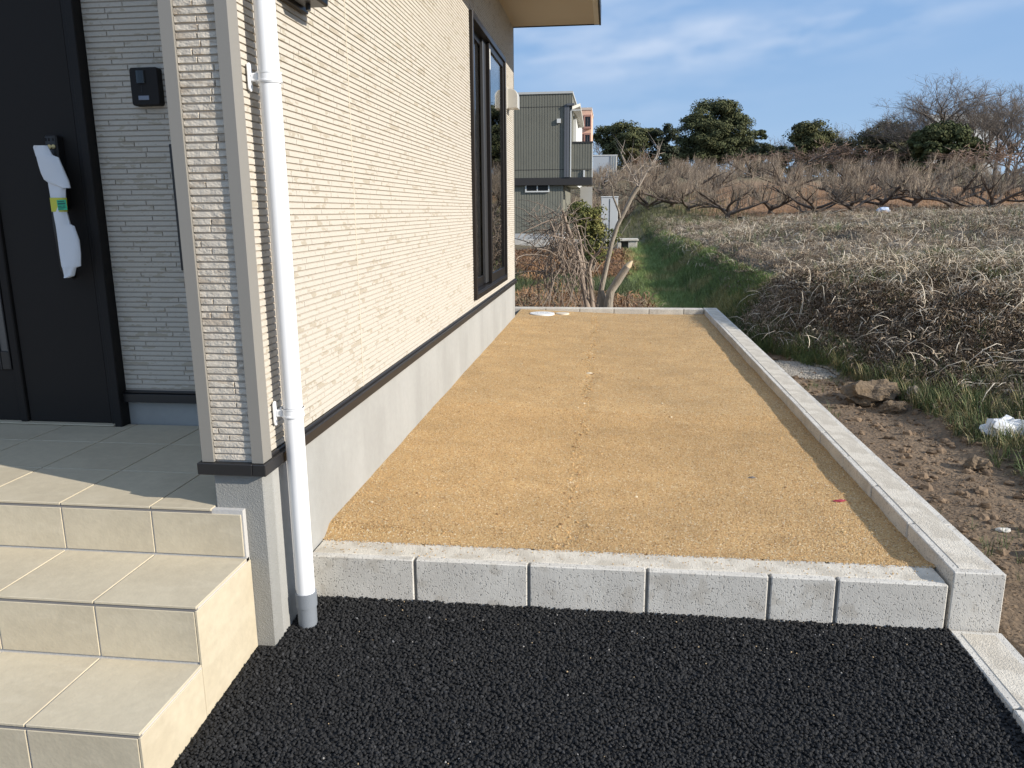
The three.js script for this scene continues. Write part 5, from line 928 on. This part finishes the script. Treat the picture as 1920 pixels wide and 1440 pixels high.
// ---------------------------------------------------------------- far buildings and orchard odds and ends
{
  const d = 90, pink = std({ map: T.patina, color: C(0.72, 0.46, 0.33), roughness: 0.8 }), pinkD = std({ color: C(0.42, 0.22, 0.17), roughness: 0.8 }), pale = std({ color: C(0.6, 0.5, 0.42), roughness: 0.8 });
  const a = at(1040, 300, d), b = at(1109, 206, d), t = thing('apartment_building', 'pale orange apartment block with framed windows behind the neighbour house', 'apartment building', [b[0], 1, -d]);
  part('wall', box(a[0] - b[0], 0, -1, b[1] - 1, -8, 0), pink, t); part('parapet', box(a[0] - b[0] - 0.05, 0.06, b[1] - 1, b[1] - 0.75, -8.05, 0.06), pale, t);
  for (const [x0, y0, x1, y1] of [[1097, 219, 1107, 238], [1097, 253, 1106, 272], [1083, 252, 1090, 268], [1097, 287, 1106, 300]]) {
    const p = at(x0, y1, d), q = at(x1, y0, d), rx = p[0] - b[0], ry = p[1] - 1, w = q[0] - p[0], h = q[1] - p[1];
    const f = part('window', merge([box(rx - 0.12, rx, ry - 0.2, ry + h + 0.2, 0.001, 0.3), box(rx + w, rx + w + 0.12, ry - 0.2, ry + h + 0.2, 0.001, 0.3), box(rx, rx + w, ry + h, ry + h + 0.2, 0.001, 0.3), box(rx, rx + w, ry - 0.2, ry, 0.001, 0.3)]), pinkD, t);
    part('pane', box(rx + 0.02, rx + w - 0.02, ry + 0.02, ry + h - 0.02, 0.002, 0.05), M.darkGlass, f); part('bar', box(rx + w * 0.48, rx + w * 0.54, ry, ry + h, 0.052, 0.1), pale, f);
  }
}
{
  const d = 84, a = at(1112, 312, d), b = at(1144, 292, d), c = at(1157, 292, d), t = thing('storage_container', 'white and grey storage container beyond the orchard, left', 'container', [a[0], ground(a[0], -d, false), -d]);
  const y = b[1] - t.position.y; part('side_panel', box(0, b[0] - a[0], 0.1, y, -2.4, 0), std({ color: C(0.42, 0.45, 0.48), roughness: 0.6 }), t); part('end_panel', box(b[0] - a[0] + 0.003, c[0] - a[0], 0.1, y, -2.4, 0.003), std({ color: C(0.68, 0.67, 0.62), roughness: 0.6 }), t);
  part('roof', box(-0.05, c[0] - a[0] + 0.05, y, y + 0.1, -2.45, 0.05), std({ color: C(0.62, 0.62, 0.6), roughness: 0.6 }), t);
  for (let i = 0; i < 3; i++) part('rib', box(b[0] - a[0] + 0.06 + i * 0.25, b[0] - a[0] + 0.12 + i * 0.25, 0.1, y - 0.02, 0.004, 0.06), std({ color: C(0.3, 0.3, 0.28), roughness: 0.6 }), t);
}
{
  const d = 170, a = at(1706, 250, d), m = at(1741, 219, d), e = at(1872, 219, d), t = thing('white_building', 'flat roofed white building behind the tall bare trees', 'building', [m[0], 0, -d]), y = m[1];
  part('wall', box(0, e[0] - m[0], 5, y, -14, 0), std({ color: C(0.72, 0.71, 0.67), roughness: 0.8 }), t);
  part('shaded_side', box(a[0] - m[0], -0.01, 5, y - 0.6, -13, -1.2), std({ map: T.patina, color: C(0.5, 0.54, 0.6), roughness: 0.8 }), t);  // blue-grey colour paints in the shade on the left face
  part('parapet', box(-0.1, e[0] - m[0] + 0.1, y, y + 0.35, -14.1, 0.1), std({ color: C(0.66, 0.66, 0.64), roughness: 0.8 }), t);
  for (let i = 0; i < 5; i++) { const f = part('window', box(2 + i * 2.6, 3.4 + i * 2.6, y - 2.6, y - 1.2, 0.002, 0.1), std({ color: C(0.5, 0.5, 0.5), roughness: 0.6 }), t); part('pane', box(2.1 + i * 2.6, 3.3 + i * 2.6, y - 2.5, y - 1.3, 0.101, 0.12), M.darkGlass, f); }
}
{
  const bucket = (px, py, d, r, h, label) => { const p = at(px, py, d), y = ground(p[0], -d), t = thing('bucket', label, 'bucket', [p[0], y, -d], 'black buckets in the orchard'); part('body', new THREE.LatheGeometry([[0, 0.02], [r * 0.85, 0.02], [r * 0.85, 0], [r, h], [r * 1.08, h], [r * 1.08, h - 0.03], [r * 0.92, h - 0.04], [r * 0.8, 0.03]].map((q) => new THREE.Vector2(...q)), 18), dark2, t); };
  const dark2 = std({ color: C(0.02, 0.021, 0.022), roughness: 0.6 });
  bucket(1390, 408, 33.5, 0.14, 0.24, 'black bucket right of the wide forked orchard tree'); bucket(1453, 404, 34, 0.2, 0.16, 'low black tub beside the thin stemmed orchard tree');
  const p = at(1655, 402, 33.5), y = ground(p[0], -33.5), g = lump(51, [0.26, 0.13, 0.16], 3, 0.3); tag(part('feed_bag', g, std({ color: C(0.5, 0.58, 0.72), roughness: 0.5 }), scene, [p[0], y + 0.16, -33.5]), 'pale blue bag lying between orchard trees on the bank top', 'bag');
}
scene.traverse((o) => { if (o.isMesh) o.castShadow = o.receiveShadow = true; });
renderer.render(scene, camera);
